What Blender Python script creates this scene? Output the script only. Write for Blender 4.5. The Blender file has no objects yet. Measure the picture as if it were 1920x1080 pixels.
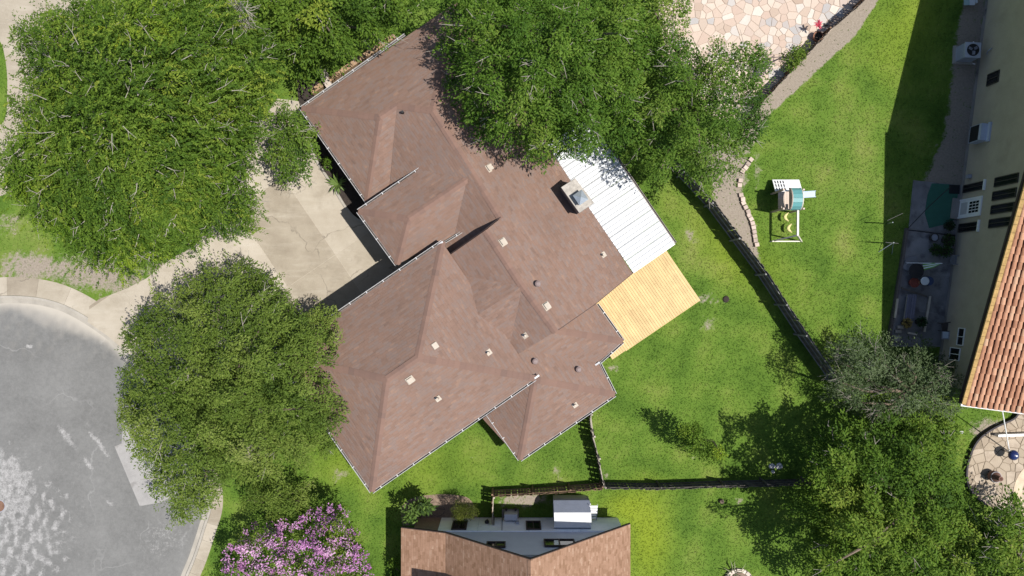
import bpy, math, random
import numpy as np
from mathutils import Vector, Matrix
random.seed(7); RNG = np.random.default_rng(7)
sc = bpy.context.scene
COL = sc.collection

# ------------------------------------------------------------------ camera, sky, sun, exposure
H = 44.0            # drone altitude in metres
S = 0.03            # metres per photograph pixel on the ground
cam = bpy.data.cameras.new('camera'); cam_o = bpy.data.objects.new('camera', cam); COL.objects.link(cam_o)
cam.sensor_width = 36.0; cam.lens = 36.0 * (H / S) / 1920.0
cam.clip_start = 0.5; cam.clip_end = 1500
cam_o.location = (0, 0, H); sc.camera = cam_o
SX, SY = -0.44, 0.085                       # shadow offset per metre of height
W = bpy.data.worlds.new('World'); sc.world = W; W.use_nodes = True
nt = W.node_tree; bg = nt.nodes['Background']
sky = nt.nodes.new('ShaderNodeTexSky'); sky.sky_type = 'NISHITA'; sky.sun_disc = False
sky.sun_elevation = math.atan(1 / math.hypot(SX, SY)); sky.sun_rotation = math.atan2(-SX, -SY)
nt.links.new(sky.outputs[0], bg.inputs[0]); bg.inputs[1].default_value = 0.092
sun = bpy.data.lights.new('sun', 'SUN'); sun.energy = 4.6; sun.angle = math.radians(0.5); sun.color = (1.0, 0.96, 0.9)
sun_o = bpy.data.objects.new('sun', sun); COL.objects.link(sun_o); sun_o.location = (20, -4, 40)
sun_o.rotation_euler = Vector((SX, SY, -1)).to_track_quat('-Z', 'Y').to_euler()
sc.view_settings.view_transform = 'Standard'; sc.view_settings.look = 'None'
sc.view_settings.exposure = 0.48; sc.view_settings.gamma = 1.0; sc.view_settings.use_curve_mapping = False
sc.cycles.max_bounces = 6; sc.cycles.transparent_max_bounces = 4

# ------------------------------------------------------------------ helpers
def P(px, py, h=0.0):
    k = S * (1 - h / H)
    return Vector(((px - 960) * k, (540 - py) * k, h))
def PA(xy, h):
    k = S * (1 - h / H)
    return np.stack([(xy[:, 0] - 960) * k, (540 - xy[:, 1]) * k, h], 1)
AX = Vector((.826, .564, 0)).normalized(); BX = Vector((AX.y, -AX.x, 0))   # the brown house's own two directions

def thing(name, label, cat, loc=(0, 0, 0), group=None):
    o = bpy.data.objects.new(name, None); COL.objects.link(o); o.location = loc; o.empty_display_size = .3
    return tag(o, label, cat, group)
def tag(o, label, cat, group=None):
    o['label'] = label; o['category'] = cat
    if group: o['group'] = group
    return o
def link(name, me, parent=None, label=None, loc=None):
    o = bpy.data.objects.new(name, me); COL.objects.link(o)
    if loc is not None: o.location = loc
    if parent is not None: adopt(o, parent)
    if label: o['label'] = label
    return o
def worldmat(o):
    m = Matrix.LocRotScale(o.location, o.rotation_euler, o.scale)
    return worldmat(o.parent) @ o.matrix_parent_inverse @ m if o.parent else m
def adopt(o, parent):
    o.parent = parent; o.matrix_parent_inverse = worldmat(parent).inverted()
def struct(o): o['kind'] = 'structure'; return o
def stuff(o): o['kind'] = 'stuff'; return o

class MB:
    def __init__(s): s.v = []; s.f = []; s.uv = []; s.hasuv = False
    def face(s, pts, uvs=None):
        i = len(s.v); s.v += [tuple(p) for p in pts]; s.f.append(tuple(range(i, i + len(pts))))
        s.uv.append(uvs if uvs else [(0, 0)] * len(pts)); s.hasuv = s.hasuv or bool(uvs)
    def box(s, o, a, b, c):
        o, a, b, c = map(Vector, (o, a, b, c))
        if a.cross(b).dot(c) < 0: a, b = b, a
        i = len(s.v); s.v += [tuple(o + x) for x in (Vector(), a, a + b, b, c, a + c, a + b + c, b + c)]
        for q in ((3, 2, 1, 0), (4, 5, 6, 7), (0, 1, 5, 4), (1, 2, 6, 5), (2, 3, 7, 6), (3, 0, 4, 7)):
            s.f.append(tuple(i + k for k in q)); s.uv.append([(0, 0)] * 4)
    def cbox(s, c, sx, sy, sz, ang=0):
        """box centred on c in plan, standing on c.z"""
        c = Vector(c); u = Vector((math.cos(ang), math.sin(ang), 0)); w = Vector((-u.y, u.x, 0))
        s.box(c - u * sx / 2 - w * sy / 2, u * sx, w * sy, Vector((0, 0, sz)))
    def bar(s, p, q, w=.06, t=None):
        p, q = Vector(p), Vector(q); d = q - p; t = t or w
        up = Vector((0, 0, 1)) if abs(d.normalized().z) < .95 else Vector((1, 0, 0))
        a = d.cross(up).normalized(); b = a.cross(d).normalized()
        s.box(p - a * w / 2 - b * t / 2, a * w, b * t, d)
    def prism(s, poly, z0, z1, flare=0):
        poly = [Vector((p[0], p[1], 0)) for p in poly]
        if sum(a.x * b.y - b.x * a.y for a, b in zip(poly, poly[1:] + poly[:1])) < 0: poly = poly[::-1]
        n = len(poly); i = len(s.v)
        c = sum(poly, Vector()) / n
        s.v += [(p.x, p.y, z0) for p in poly] + [tuple((p + (c - p) * flare).to_2d()) + (z1,) for p in poly]
        s.f.append(tuple(i + n + k for k in range(n))); s.uv.append([(0, 0)] * n)
        s.f.append(tuple(i + k for k in reversed(range(n)))); s.uv.append([(0, 0)] * n)
        for k in range(n):
            m = (k + 1) % n; s.f.append((i + k, i + m, i + n + m, i + n + k)); s.uv.append([(0, 0)] * 4)
    def tube(s, pts, r, n=6, cap=True):
        pts = [Vector(p) for p in pts]; r = r if isinstance(r, (list, tuple)) else [r] * len(pts)
        i0 = len(s.v); d0 = (pts[1] - pts[0]).normalized()
        a = d0.cross(Vector((0, 0, 1)) if abs(d0.z) < .9 else Vector((1, 0, 0))).normalized()
        for k, p in enumerate(pts):
            d = (pts[min(k + 1, len(pts) - 1)] - pts[max(k - 1, 0)]).normalized()
            a = (a - d * a.dot(d)).normalized(); b = d.cross(a)
            for j in range(n):
                t = 2 * math.pi * j / n; s.v.append(tuple(p + (a * math.cos(t) + b * math.sin(t)) * r[k]))
        for k in range(len(pts) - 1):
            for j in range(n):
                q = i0 + k * n; m = (j + 1) % n
                s.f.append((q + j, q + m, q + n + m, q + n + j)); s.uv.append([(0, 0)] * 4)
        if cap:
            s.f.append(tuple(i0 + j for j in reversed(range(n)))); s.uv.append([(0, 0)] * n)
            q = i0 + (len(pts) - 1) * n; s.f.append(tuple(q + j for j in range(n))); s.uv.append([(0, 0)] * n)
    def lathe(s, c, prof, n=16):
        c = Vector(c); i0 = len(s.v)
        for r, z in prof:
            for j in range(n):
                t = 2 * math.pi * j / n; s.v.append((c.x + r * math.cos(t), c.y + r * math.sin(t), c.z + z))
        for k in range(len(prof) - 1):
            for j in range(n):
                q = i0 + k * n; m = (j + 1) % n
                s.f.append((q + j, q + m, q + n + m, q + n + j)); s.uv.append([(0, 0)] * 4)
        s.f.append(tuple(i0 + j for j in reversed(range(n)))); s.uv.append([(0, 0)] * n)
        q = i0 + (len(prof) - 1) * n; s.f.append(tuple(q + j for j in range(n))); s.uv.append([(0, 0)] * n)
    def mesh(s, name, mat, smooth=False):
        me = bpy.data.meshes.new(name); me.from_pydata(s.v, [], s.f)
        if s.hasuv:
            l = me.uv_layers.new(name='UVMap'); l.data.foreach_set('uv', [c for f in s.uv for p in f for c in p])
        if smooth: me.polygons.foreach_set('use_smooth', [True] * len(me.polygons))
        me.materials.append(mat); me.update(); return me
    def build(s, name, mat, parent=None, label=None, smooth=False):
        return link(name, s.mesh(name, mat, smooth), parent, label)

def np_mesh(name, V, F, mat, col=None, smooth=False):
    me = bpy.data.meshes.new(name); n, k = F.shape
    me.vertices.add(len(V)); me.vertices.foreach_set('co', V.astype(np.float32).ravel())
    me.loops.add(n * k); me.loops.foreach_set('vertex_index', F.astype(np.int32).ravel())
    me.polygons.add(n); me.polygons.foreach_set('loop_start', np.arange(n, dtype=np.int32) * k)
    if smooth: me.polygons.foreach_set('use_smooth', np.ones(n, bool))
    if col is not None:
        for nm, c in col.items():
            if c.ndim == 1: a = me.attributes.new(nm, 'FLOAT', 'POINT'); a.data.foreach_set('value', c.astype(np.float32))
            else:
                a = me.attributes.new(nm, 'FLOAT_COLOR', 'POINT')
                a.data.foreach_set('color', np.concatenate([c, np.ones((len(c), 1))], 1).astype(np.float32).ravel())
    me.materials.append(mat); me.update(calc_edges=True); return me

def inpoly(xy, poly):
    x, y = xy[:, 0], xy[:, 1]; r = np.zeros(len(xy), bool); p = np.array(poly, float)
    for (x0, y0), (x1, y1) in zip(p, np.roll(p, -1, 0)):
        c = (y0 > y) != (y1 > y)
        with np.errstate(divide='ignore', invalid='ignore'):
            r ^= c & (x < (x1 - x0) * (y - y0) / (y1 - y0 + 1e-12) + x0)
    return r
def edgedist(xy, poly):
    p = np.array(poly, float); d = np.full(len(xy), 1e9)
    for a, b in zip(p, np.roll(p, -1, 0)):
        ab = b - a; t = np.clip(((xy - a) @ ab) / (ab @ ab + 1e-9), 0, 1)
        d = np.minimum(d, np.hypot(*(xy - a - t[:, None] * ab).T))
    return d
class Noise:
    def __init__(s, scale, seed, n=14):
        g = np.random.default_rng(seed); a = g.uniform(0, 2 * np.pi, n); k = g.uniform(.5, 1.6, n) / scale * 2 * np.pi
        s.k = np.stack([np.cos(a) * k, np.sin(a) * k], 1); s.p = g.uniform(0, 6.28, n); s.n = n
    def __call__(s, xy): return np.sin(xy @ s.k.T + s.p).sum(1) / math.sqrt(s.n / 2)
def clip(poly, p, n):
    """keep the side of a polygon where (x - p).n >= 0"""
    out = []
    for a, b in zip(poly, poly[1:] + poly[:1]):
        da = (a[0] - p[0]) * n[0] + (a[1] - p[1]) * n[1]; db = (b[0] - p[0]) * n[0] + (b[1] - p[1]) * n[1]
        if da >= 0: out.append(a)
        if (da >= 0) != (db >= 0):
            t = da / (da - db); out.append((a[0] + (b[0] - a[0]) * t, a[1] + (b[1] - a[1]) * t))
    return out
def area(poly): return abs(sum(a[0] * b[1] - b[0] * a[1] for a, b in zip(poly, poly[1:] + poly[:1]))) / 2
def spline(pts, n=8):
    out = []; m = len(pts)
    for i in range(m - 1):
        p0, p1, p2, p3 = (np.array(pts[max(0, min(m - 1, i + k))], float) for k in (-1, 0, 1, 2))
        for j in range(n):
            t = j / n
            out.append(tuple(.5 * (2 * p1 + (p2 - p0) * t + (2 * p0 - 5 * p1 + 4 * p2 - p3) * t * t + (3 * p1 - p0 - 3 * p2 + p3) * t ** 3)))
    out.append(tuple(map(float, pts[-1]))); return out
def gpoly(px): return [tuple(P(*p)[:2]) for p in px]

# ------------------------------------------------------------------ materials
class N:
    def __init__(s, name):
        s.m = bpy.data.materials.new(name); s.m.use_nodes = True; s.t = s.m.node_tree; s.b = s.t.nodes['Principled BSDF']; s.out = s.t.nodes['Material Output']
    def n(s, typ, **kw):
        x = s.t.nodes.new('ShaderNode' + typ)
        for k, v in kw.items():
            if k[0] == '_': x.inputs[k[1:].replace('_', ' ')].default_value = v
            else: setattr(x, k, v)
        return x
    def l(s, a, b): s.t.links.new(a, b)
    def setin(s, sock, v):
        if hasattr(v, 'links'): s.l(v, sock)
        else: sock.default_value = v
    def math(s, op, a, b=0.0, cl=False):
        x = s.n('Math', operation=op, use_clamp=cl); s.setin(x.inputs[0], a); s.setin(x.inputs[1], b); return x.outputs[0]
    def mix(s, f, a, b, mode='MIX'):
        x = s.n('Mix', data_type='RGBA', blend_type=mode)
        s.setin(x.inputs['Factor'], f)
        for nm, v in (('A', a), ('B', b)):
            k = [i for i in x.inputs if i.name == nm and i.type == 'RGBA'][0]
            s.setin(k, (*v, 1) if isinstance(v, tuple) and len(v) == 3 else v)
        return [o for o in x.outputs if o.type == 'RGBA'][0]
    def noise(s, vec, scale, detail=3.0, rough=.6):
        x = s.n('TexNoise', _Scale=scale, _Detail=detail, _Roughness=rough)
        if vec is not None: s.l(vec, x.inputs['Vector'])
        return x.outputs['Fac']
    def ramp(s, f, stops):
        x = s.n('ValToRGB'); s.l(f, x.inputs[0]); e = x.color_ramp.elements
        while len(e) < len(stops): e.new(.5)
        for k, (p, c) in enumerate(stops): e[k].position = p; e[k].color = (*c, 1) if len(c) == 3 else c
        return x.outputs[0]
    def step(s, f, lo, hi):
        x = s.n('MapRange', clamp=True); s.l(f, x.inputs[0]); x.inputs[1].default_value = lo; x.inputs[2].default_value = hi; return x.outputs[0]
    def bump(s, h, dist, strength=1.0):
        x = s.n('Bump', _Distance=dist, _Strength=strength); s.l(h, x.inputs['Height']); s.l(x.outputs[0], s.b.inputs['Normal'])
    def obj(s): return s.n('TexCoord').outputs['Object']
    def attr(s, name, k='Fac'): return s.n('Attribute', attribute_name=name).outputs[k]
    def fin(s, col, rough=.85, spec=.3):
        s.setin(s.b.inputs['Base Color'], (*col, 1) if isinstance(col, tuple) else col)
        s.setin(s.b.inputs['Roughness'], rough); s.b.inputs['Specular IOR Level'].default_value = spec; return s.m

def simple(name, c, rough=.8, var=.25, scale=3.0, bump=.004, metal=0, spec=.3, rv=0.0, fine=40.0, stain=None, grain=None):
    """plain weathered surface: broad and fine tone noise, relief, a random tone per object"""
    x = N(name); o = x.obj(); vec = o
    if grain:
        mp = x.n('Mapping'); mp.inputs['Scale'].default_value = grain; x.l(o, mp.inputs[0]); vec = mp.outputs[0]
    a = x.noise(vec, scale); b = x.noise(vec, fine, 2)
    f = x.math('ADD', x.math('MULTIPLY', a, .6), x.math('MULTIPLY', b, .4))
    if rv:
        r = x.n('ObjectInfo').outputs['Random']
        f = x.math('ADD', f, x.math('MULTIPLY', x.math('SUBTRACT', r, .5), rv))
    lo = tuple(max(0, v * (1 - var * 1.6)) for v in c); hi = tuple(min(1, v * (1 + var * 1.6)) for v in c)
    col = x.ramp(f, [(.2, lo), (.8, hi)])
    if stain: col = x.mix(x.step(x.noise(o, stain[1], 4), stain[2], stain[2] + .12), col, stain[0])
    if bump: x.bump(b, bump)
    x.b.inputs['Metallic'].default_value = metal
    return x.fin(col, rough, spec)

def shingles(name, cols, roww=.145, tabw=.30, gap=.35):
    x = N(name); uv = x.n('UVMap').outputs[0]; sp = x.n('SeparateXYZ'); x.l(uv, sp.inputs[0]); u, v = sp.outputs[0], sp.outputs[1]
    vr = x.math('DIVIDE', v, roww); row = x.math('FLOOR', vr); fv = x.math('FRACT', vr)
    wn = x.n('TexWhiteNoise', noise_dimensions='1D'); x.l(row, wn.inputs['W'])
    ur = x.math('ADD', x.math('DIVIDE', u, tabw), x.math('MULTIPLY', wn.outputs['Value'], 17.0)); cu = x.math('FLOOR', ur); fu = x.math('FRACT', ur)
    cb = x.n('CombineXYZ'); x.l(cu, cb.inputs[0]); x.l(row, cb.inputs[1])
    w2 = x.n('TexWhiteNoise', noise_dimensions='3D'); x.l(cb.outputs[0], w2.inputs['Vector'])
    mp = x.n('Mapping'); mp.inputs['Scale'].default_value = (1.5, 5.2, 1); x.l(uv, mp.inputs[0])
    st = x.noise(mp.outputs[0], 1.0, 4, .65)
    f = x.math('ADD', x.math('MULTIPLY', w2.outputs['Value'], .34), x.math('MULTIPLY', st, .85))
    col = x.ramp(f, [(.26 + .6 * k / (len(cols) - 1), c) for k, c in enumerate(cols)])
    gr = x.noise(x.obj(), 90, 2)
    col = x.mix(x.step(x.noise(x.obj(), .35, 4), .4, .75), col, x.mix(.35, col, tuple(c * .8 for c in cols[0])))
    col = x.mix(x.math('MULTIPLY', gr, .35), col, tuple(c * .6 for c in cols[0]))
    edge = x.math('MULTIPLY', x.step(fv, 0, .12), x.step(fu, 0, .05))
    h = x.math('ADD', x.math('MULTIPLY', edge, .7), x.math('ADD', x.math('MULTIPLY', w2.outputs['Value'], .5), x.math('MULTIPLY', gr, .35)))
    x.bump(h, .012, .8)
    return x.fin(col, .92, .15)

def leaf_mat(name, trans=.3, rough=.5):
    x = N(name); c = x.attr('Col', 'Color'); x.fin(c, .62, .12)
    tr = x.n('BsdfTranslucent'); tc = x.mix(1.0, c, (1.0, 1.0, .45), 'MULTIPLY'); x.l(tc, tr.inputs[0])
    mx = x.n('MixShader'); mx.inputs[0].default_value = trans
    x.l(x.b.outputs[0], mx.inputs[1]); x.l(tr.outputs[0], mx.inputs[2]); x.l(mx.outputs[0], x.out.inputs[0]); return x.m

m_leaf = leaf_mat('leaf', .26); m_blade = leaf_mat('grass_blade', .25, .6)
m_bark = simple('bark', (.16, .12, .09), .95, .4, 2, .02)
m_palebark = simple('pale_bark', (.30, .27, .23), .95, .35, 2, .01)
m_roof = shingles('brown_shingle', [(.155, .107, .088), (.205, .130, .099), (.235, .148, .112), (.21, .156, .135), (.285, .175, .124)])
m_cap = shingles('brown_ridge_cap', [(.155, .105, .087), (.19, .12, .096), (.215, .133, .103), (.23, .143, .111)], .28, .3)
m_tanroof = shingles('tan_shingle', [(.19, .105, .062), (.24, .14, .088), (.30, .18, .12), (.33, .20, .135), (.42, .29, .21)], .13, .22)
m_white = simple('white_paint', (.74, .74, .74), .45, .06, 2, .002)
m_gutshade = simple('gutter_shade', (.07, .055, .045), .9, .4, 6)  # dark brown painted in for the shade inside the gutters
m_gut = simple('white_gutter', (.45, .45, .45), .4, .12, 3, .002)
m_brown = simple('dark_brown_trim', (.045, .03, .028), .7, .2)
m_brick = simple('tan_brick', (.27, .19, .14), .9, .3, 6, .01)
m_wood = simple('weathered_fence', (.085, .075, .068), .95, .35, 2, .006, rv=.35, grain=(6, 6, .7), fine=20)
m_woodbrown = simple('brown_fence', (.17, .11, .07), .95, .35, 2, .006, rv=.35, grain=(6, 6, .7), fine=20)
m_woodcap = simple('pale_fence', (.34, .30, .25), .95, .3, 2, .006, rv=.3)
m_deck = simple('new_pine', (.54, .385, .185), .7, .15, 1.2, .004, rv=.20, grain=(1.5, 1.5, 1.5), fine=14, stain=((.36, .20, .08), 7.0, .70))
m_seam = simple('metal_rib', (.40, .41, .42), .6, .2, 2, .001)
m_metal = simple('white_sheet_metal', (.60, .61, .62), .45, .06, 2, .001, stain=((.40, .35, .30), 2.3, .64))
m_galv = simple('galvanised', (.36, .40, .43), .35, .15, 4, .002, metal=.5)
m_grey = simple('grey_paint', (.28, .29, .33), .5, .12, 3, .002)
m_dark = simple('black_metal', (.018, .018, .02), .5, .2)
m_mortar = simple('mortar_cap', (.36, .33, .29), .95, .35, 5, .012)
m_siding = simple('dark_siding', (.11, .10, .10), .8, .25, 4, .006)
def glass_mat(name, c):
    x = N(name); x.b.inputs['Base Color'].default_value = (*c, 1); x.b.inputs['Roughness'].default_value = .08; return x.m
m_glass = glass_mat('dark_glass', (.012, .013, .016))
# ------------------------------------------------------------------ ground layout in photograph pixels (height 0)
STREET = spline([(-420, 700), (-200, 605), (-40, 566), (40, 560), (110, 573), (175, 608), (225, 650), (285, 730), (340, 810), (384, 895), (392, 945), (380, 990), (362, 1045), (342, 1095), (300, 1220)]) + [(-420, 1220)]
DRIVE = [(165, 604), (168, 574), (186, 561), (240, 540), (275, 522), (320, 486), (366, 460), (425, 370), (470, 260), (520, 185), (560, 190), (580, 255), (592, 300), (622, 345), (652, 398), (672, 414), (700, 424), (770, 470), (840, 480), (560, 690), (300, 712), (228, 652), (205, 632)]
PATH = spline([(-60, 70), (-6, 72), (10, 110), (14, 170), (4, 232), (-60, 250)], 6) + spline([(-60, 382), (16, 362), (40, 330), (60, 255), (70, 190), (95, 120), (150, 40), (180, -60)], 6) + [(-60, -60)]
BED = [(560, 190), (580, 255), (592, 300), (622, 345), (652, 398), (672, 414), (700, 424), (720, 420), (640, 250), (590, 180), (600, 150), (555, 150)]
FLAG = [(1225, -60), (1648, -60), (1622, -5), (1560, 55), (1490, 128), (1432, 190), (1390, 240), (1330, 215), (1270, 150), (1240, 60)]
RPATIO = spline([(1915, 770), (1898, 785), (1862, 803), (1832, 826), (1815, 860), (1812, 895), (1822, 922), (1848, 945), (1900, 965), (2000, 980)], 5) + [(2060, 980), (2060, 770)]
SLAB = [(1712, 338), (1808, 348), (1790, 520), (1770, 650), (1668, 650), (1690, 520), (1703, 432)]
HOUSEPX = [(640, 215), (850, 60), (1120, 380), (1180, 500), (1110, 560), (1150, 640), (1115, 670), (1140, 735), (975, 835), (920, 770), (700, 900), (620, 800), (560, 660), (720, 500)]

# ground sheet: a fine grid in view, big skirts to the horizon
def masks(xy):
    """bare-earth, yellow and dry amounts of the lawn at photograph pixels"""
    n1, n2, n3 = Noise(90, 1)(xy), Noise(38, 2)(xy), Noise(14, 3)(xy)
    def blob(cx, cy, rx, ry=None, ang=0):
        ry = ry or rx; c, s = math.cos(ang), math.sin(ang); d = xy - (cx, cy)
        return np.exp(-(((d[:, 0] * c + d[:, 1] * s) / rx) ** 2 + ((-d[:, 0] * s + d[:, 1] * c) / ry) ** 2))
    dirt = np.zeros(len(xy))
    for b in ((180, 515, 120, 38, .12), (60, 500, 80, 32), (300, 508, 40, 22, -.5), (20, 420, 34, 26), (1325, 560, 26, 12), (1330, 605, 16), (1295, 440, 22, 16, .7), (1553, 177, 7),
              (1135, 889, 12), (1047, 887, 18, 12, .6), (885, 857, 16, 7), (905, 770, 9), (1855, 805, 40, 26), (650, 800, 20, 14), (690, 130, 70, 26, -.6), (640, 890, 24, 14), (1380, 330, 30, 70),
              (1395, 430, 26, 60, -.35), (1350, 300, 50, 60), (985, 937, 55, 15), (1420, 320, 10, 40), (1360, 562, 8), (1385, 940, 9), (100, 20, 60), (1300, 860, 14, 8), (1150, 690, 14, 10), (470, 850, 40, 26)):
        dirt = np.maximum(dirt, blob(*b) * (.82 if b[2] > 38 else .55))
    e = np.array([(1665, -30), (1600, 66), (1505, 155), (1436, 218), (1400, 290), (1390, 255), (1432, 188), (1490, 126), (1560, 53), (1622, -30)])
    s = inpoly(xy, e); dirt = np.where(s, .95, np.maximum(dirt, .75 * np.exp(-(edgedist(xy, e) / 4) ** 2)))
    eb = np.array([(1342, 384), (1330, 300), (1404, 298), (1386, 345), (1396, 389), (1415, 455), (1424, 492)]); s = inpoly(xy, eb); dirt = np.where(s, .85, np.maximum(dirt, .6 * np.exp(-(edgedist(xy, eb) / 4) ** 2)))
    wl = np.array([(1848, -40), (1768, 650), (1735, 345), (1778, 250), (1790, 130), (1800, 60), (1822, -40)])
    s = inpoly(xy, wl); dirt = np.where(s, .9, np.maximum(dirt, .6 * np.exp(-(edgedist(xy, wl) / 10) ** 2)))
    dirt = np.clip(dirt + .10 * n3 + .06 * n2, 0, 1)
    yel = blob(1215, 1010, 42, 90) + .8 * blob(1170, 950, 40, 30) + .5 * blob(1700, 40, 60, 120, .4) + .35 * blob(650, 860, 60, 50) + .6 * blob(1370, 470, 50, 110, -.9) + .3 * blob(780, 880, 120, 60)
    dry = np.clip(.36 + .13 * n1 + .05 * n2 + .05 * n3 + .5 * blob(1300, 450, 70, 50, .9) + .25 * blob(1600, 300, 90, 160) + .35 * blob(40, 440, 80, 80), 0, 1)
    return dirt, np.clip(yel + .05 * n1, 0, 1), dry
gx = np.arange(-130, 2051, 6.5); gy = np.arange(-130, 1211, 6.5)
GXY = np.stack(np.meshgrid(gx, gy), -1).reshape(-1, 2)
dirt, yel, dry = masks(GXY)
z = .035 * Noise(260, 9)(GXY) * 0
z = np.where(inpoly(GXY, STREET) | (edgedist(GXY, STREET) < 7), -.40, 0)
pool_c = (1985, 925)
z = np.where(((GXY[:, 0] - pool_c[0]) / 78) ** 2 + ((GXY[:, 1] - pool_c[1]) / 66) ** 2 < 1, -1.4, z)
GV = np.stack([(GXY[:, 0] - 960) * S, (540 - GXY[:, 1]) * S, z], 1)
nx, ny = len(gx), len(gy); I = np.arange(nx * ny).reshape(ny, nx)
GF = np.stack([I[1:, :-1], I[1:, 1:], I[:-1, 1:], I[:-1, :-1]], -1).reshape(-1, 4)
x0, x1, y0, y1 = GV[:, 0].min(), GV[:, 0].max(), GV[:, 1].min(), GV[:, 1].max(); B = 600; k = len(GV)
sk = [(x0, y0), (x1, y0), (x1, y1), (x0, y1), (-B, -B), (B, -B), (B, B), (-B, B)]
zz = -.32
GV = np.concatenate([GV, np.array([(a, b, -.01) for a, b in sk])])
GF = np.concatenate([GF, k + np.array([(4, 5, 1, 0), (5, 6, 2, 1), (6, 7, 3, 2), (7, 4, 0, 3)])])
pad = np.zeros(8)
x = N('lawn_ground'); o = x.obj()
fn = x.noise(o, 9, 5, .7); ff = x.noise(o, 38, 3, .7)
g = x.ramp(x.math('ADD', x.math('MULTIPLY', ff, .6), x.math('MULTIPLY', x.attr('dry'), .5)), [(.25, (.054, .105, .015)), (.5, (.094, .162, .023)), (.72, (.14, .19, .04)), (.9, (.20, .20, .08))])
g = x.mix(x.math('MULTIPLY', x.attr('yel'), .8), g, (.19, .24, .02))
e = x.ramp(x.math('ADD', x.math('MULTIPLY', fn, .55), x.math('MULTIPLY', ff, .45)), [(.3, (.17, .14, .11)), (.55, (.275, .235, .19)), (.75, (.37, .325, .275))])
msk = x.step(x.math('ADD', x.attr('dirt'), x.math('MULTIPLY', x.math('SUBTRACT', fn, .5), .9)), .36, .66)
x.bump(x.math('ADD', ff, fn), .03, .7); m_ground = x.fin(x.mix(msk, g, e), .95, .1)
gme = np_mesh('ground', GV, GF, m_ground, dict(dirt=np.concatenate([dirt, pad]), yel=np.concatenate([yel, pad]), dry=np.concatenate([dry, pad + .4])))
struct(link('ground', gme))

# asphalt court
ax = np.arange(-420, 420, 4.0); ay = np.arange(556, 1220, 4.0); AXY = np.stack(np.meshgrid(ax, ay), -1).reshape(-1, 2)
ins = inpoly(AXY, STREET); ed = edgedist(AXY, np.array(STREET)); n1, n2 = Noise(60, 21)(AXY), Noise(22, 22)(AXY)
def bl(cx, cy, rx, ry, ang=0):
    c, s = math.cos(ang), math.sin(ang); d = AXY - (cx, cy)
    return np.exp(-(((d[:, 0] * c + d[:, 1] * s) / rx) ** 2 + ((-d[:, 0] * s + d[:, 1] * c) / ry) ** 2) ** 2)
wear = np.clip(.8 * bl(20, 1000, 135, 140) + .7 * bl(-10, 900, 60, 70) + .22 * n2 * bl(20, 960, 220, 200), 0, 1) * .62
for q in ((122, 819, 34, 9, .92), (188, 838, 36, 6, .98), (163, 870, 22, 6, .98), (172, 820, 20, 4, .9), (305, 1010, 60, 46, -.2), (52, 650, 10, 6), (205, 945, 14, 5, .4), (260, 700, 16, 5, 1.0)): wear = np.maximum(wear, bl(*q) * (.66 if q[0] < 300 else .42))
sand = np.clip(.9 * np.exp(-((ed - 4) / 15) ** 2) + .5 * bl(120, 600, 90, 22, .3) + .05 * n2, 0, 1) * np.clip((700 - AXY[:, 1]) / 60, 0, 1) + .25 * np.exp(-(ed / 10) ** 2)
na, nb = len(ax), len(ay); I = np.arange(na * nb).reshape(nb, na)
F = np.stack([I[1:, :-1], I[1:, 1:], I[:-1, 1:], I[:-1, :-1]], -1).reshape(-1, 4); F = F[ins[F].sum(1) >= 3]
x = N('asphalt'); o = x.obj(); f1 = x.noise(o, .45, 4); f2 = x.noise(o, 26, 4, .75); f3 = x.noise(o, 5.0, 8, .85)
base = x.ramp(x.math('ADD', x.math('MULTIPLY', f1, .4), x.math('MULTIPLY', f3, .6)), [(.3, (.105, .104, .10)), (.7, (.20, .198, .19))])
vo = x.n('TexVoronoi', feature='DISTANCE_TO_EDGE', _Scale=.17)
wv = x.n('VectorMath', operation='ADD'); nz = x.n('TexNoise', _Scale=.9, _Detail=4.0); x.l(o, nz.inputs[0]); x.l(o, wv.inputs[0]); x.l(nz.outputs['Color'], wv.inputs[1]); x.l(wv.outputs[0], vo.inputs['Vector'])
crk = x.math('MULTIPLY', x.math('SUBTRACT', 1.0, x.step(vo.outputs['Distance'], .001, .006)), x.step(x.noise(o, .3, 2), .48, .6))
base = x.mix(x.math('MULTIPLY', crk, .35), base, (.30, .295, .285))
wm = x.step(x.math('ADD', x.attr('wear'), x.math('MULTIPLY', x.math('SUBTRACT', x.math('ADD', x.math('MULTIPLY', f3, .75), x.math('MULTIPLY', f2, .25)), .5), 1.9)), .42, .86)
base = x.mix(wm, base, (.37, .36, .35)); base = x.mix(x.math('MULTIPLY', x.attr('sand'), .75), base, (.44, .40, .34))
x.bump(f2, .01, .8); m_asph = x.fin(base, .9, .2)
sv = np.stack([(AXY[:, 0] - 960) * S, (540 - AXY[:, 1]) * S, np.full(len(AXY), -.12)], 1)
st = struct(link('street', np_mesh('street', sv, F, m_asph, dict(wear=wear, sand=sand))))

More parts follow.
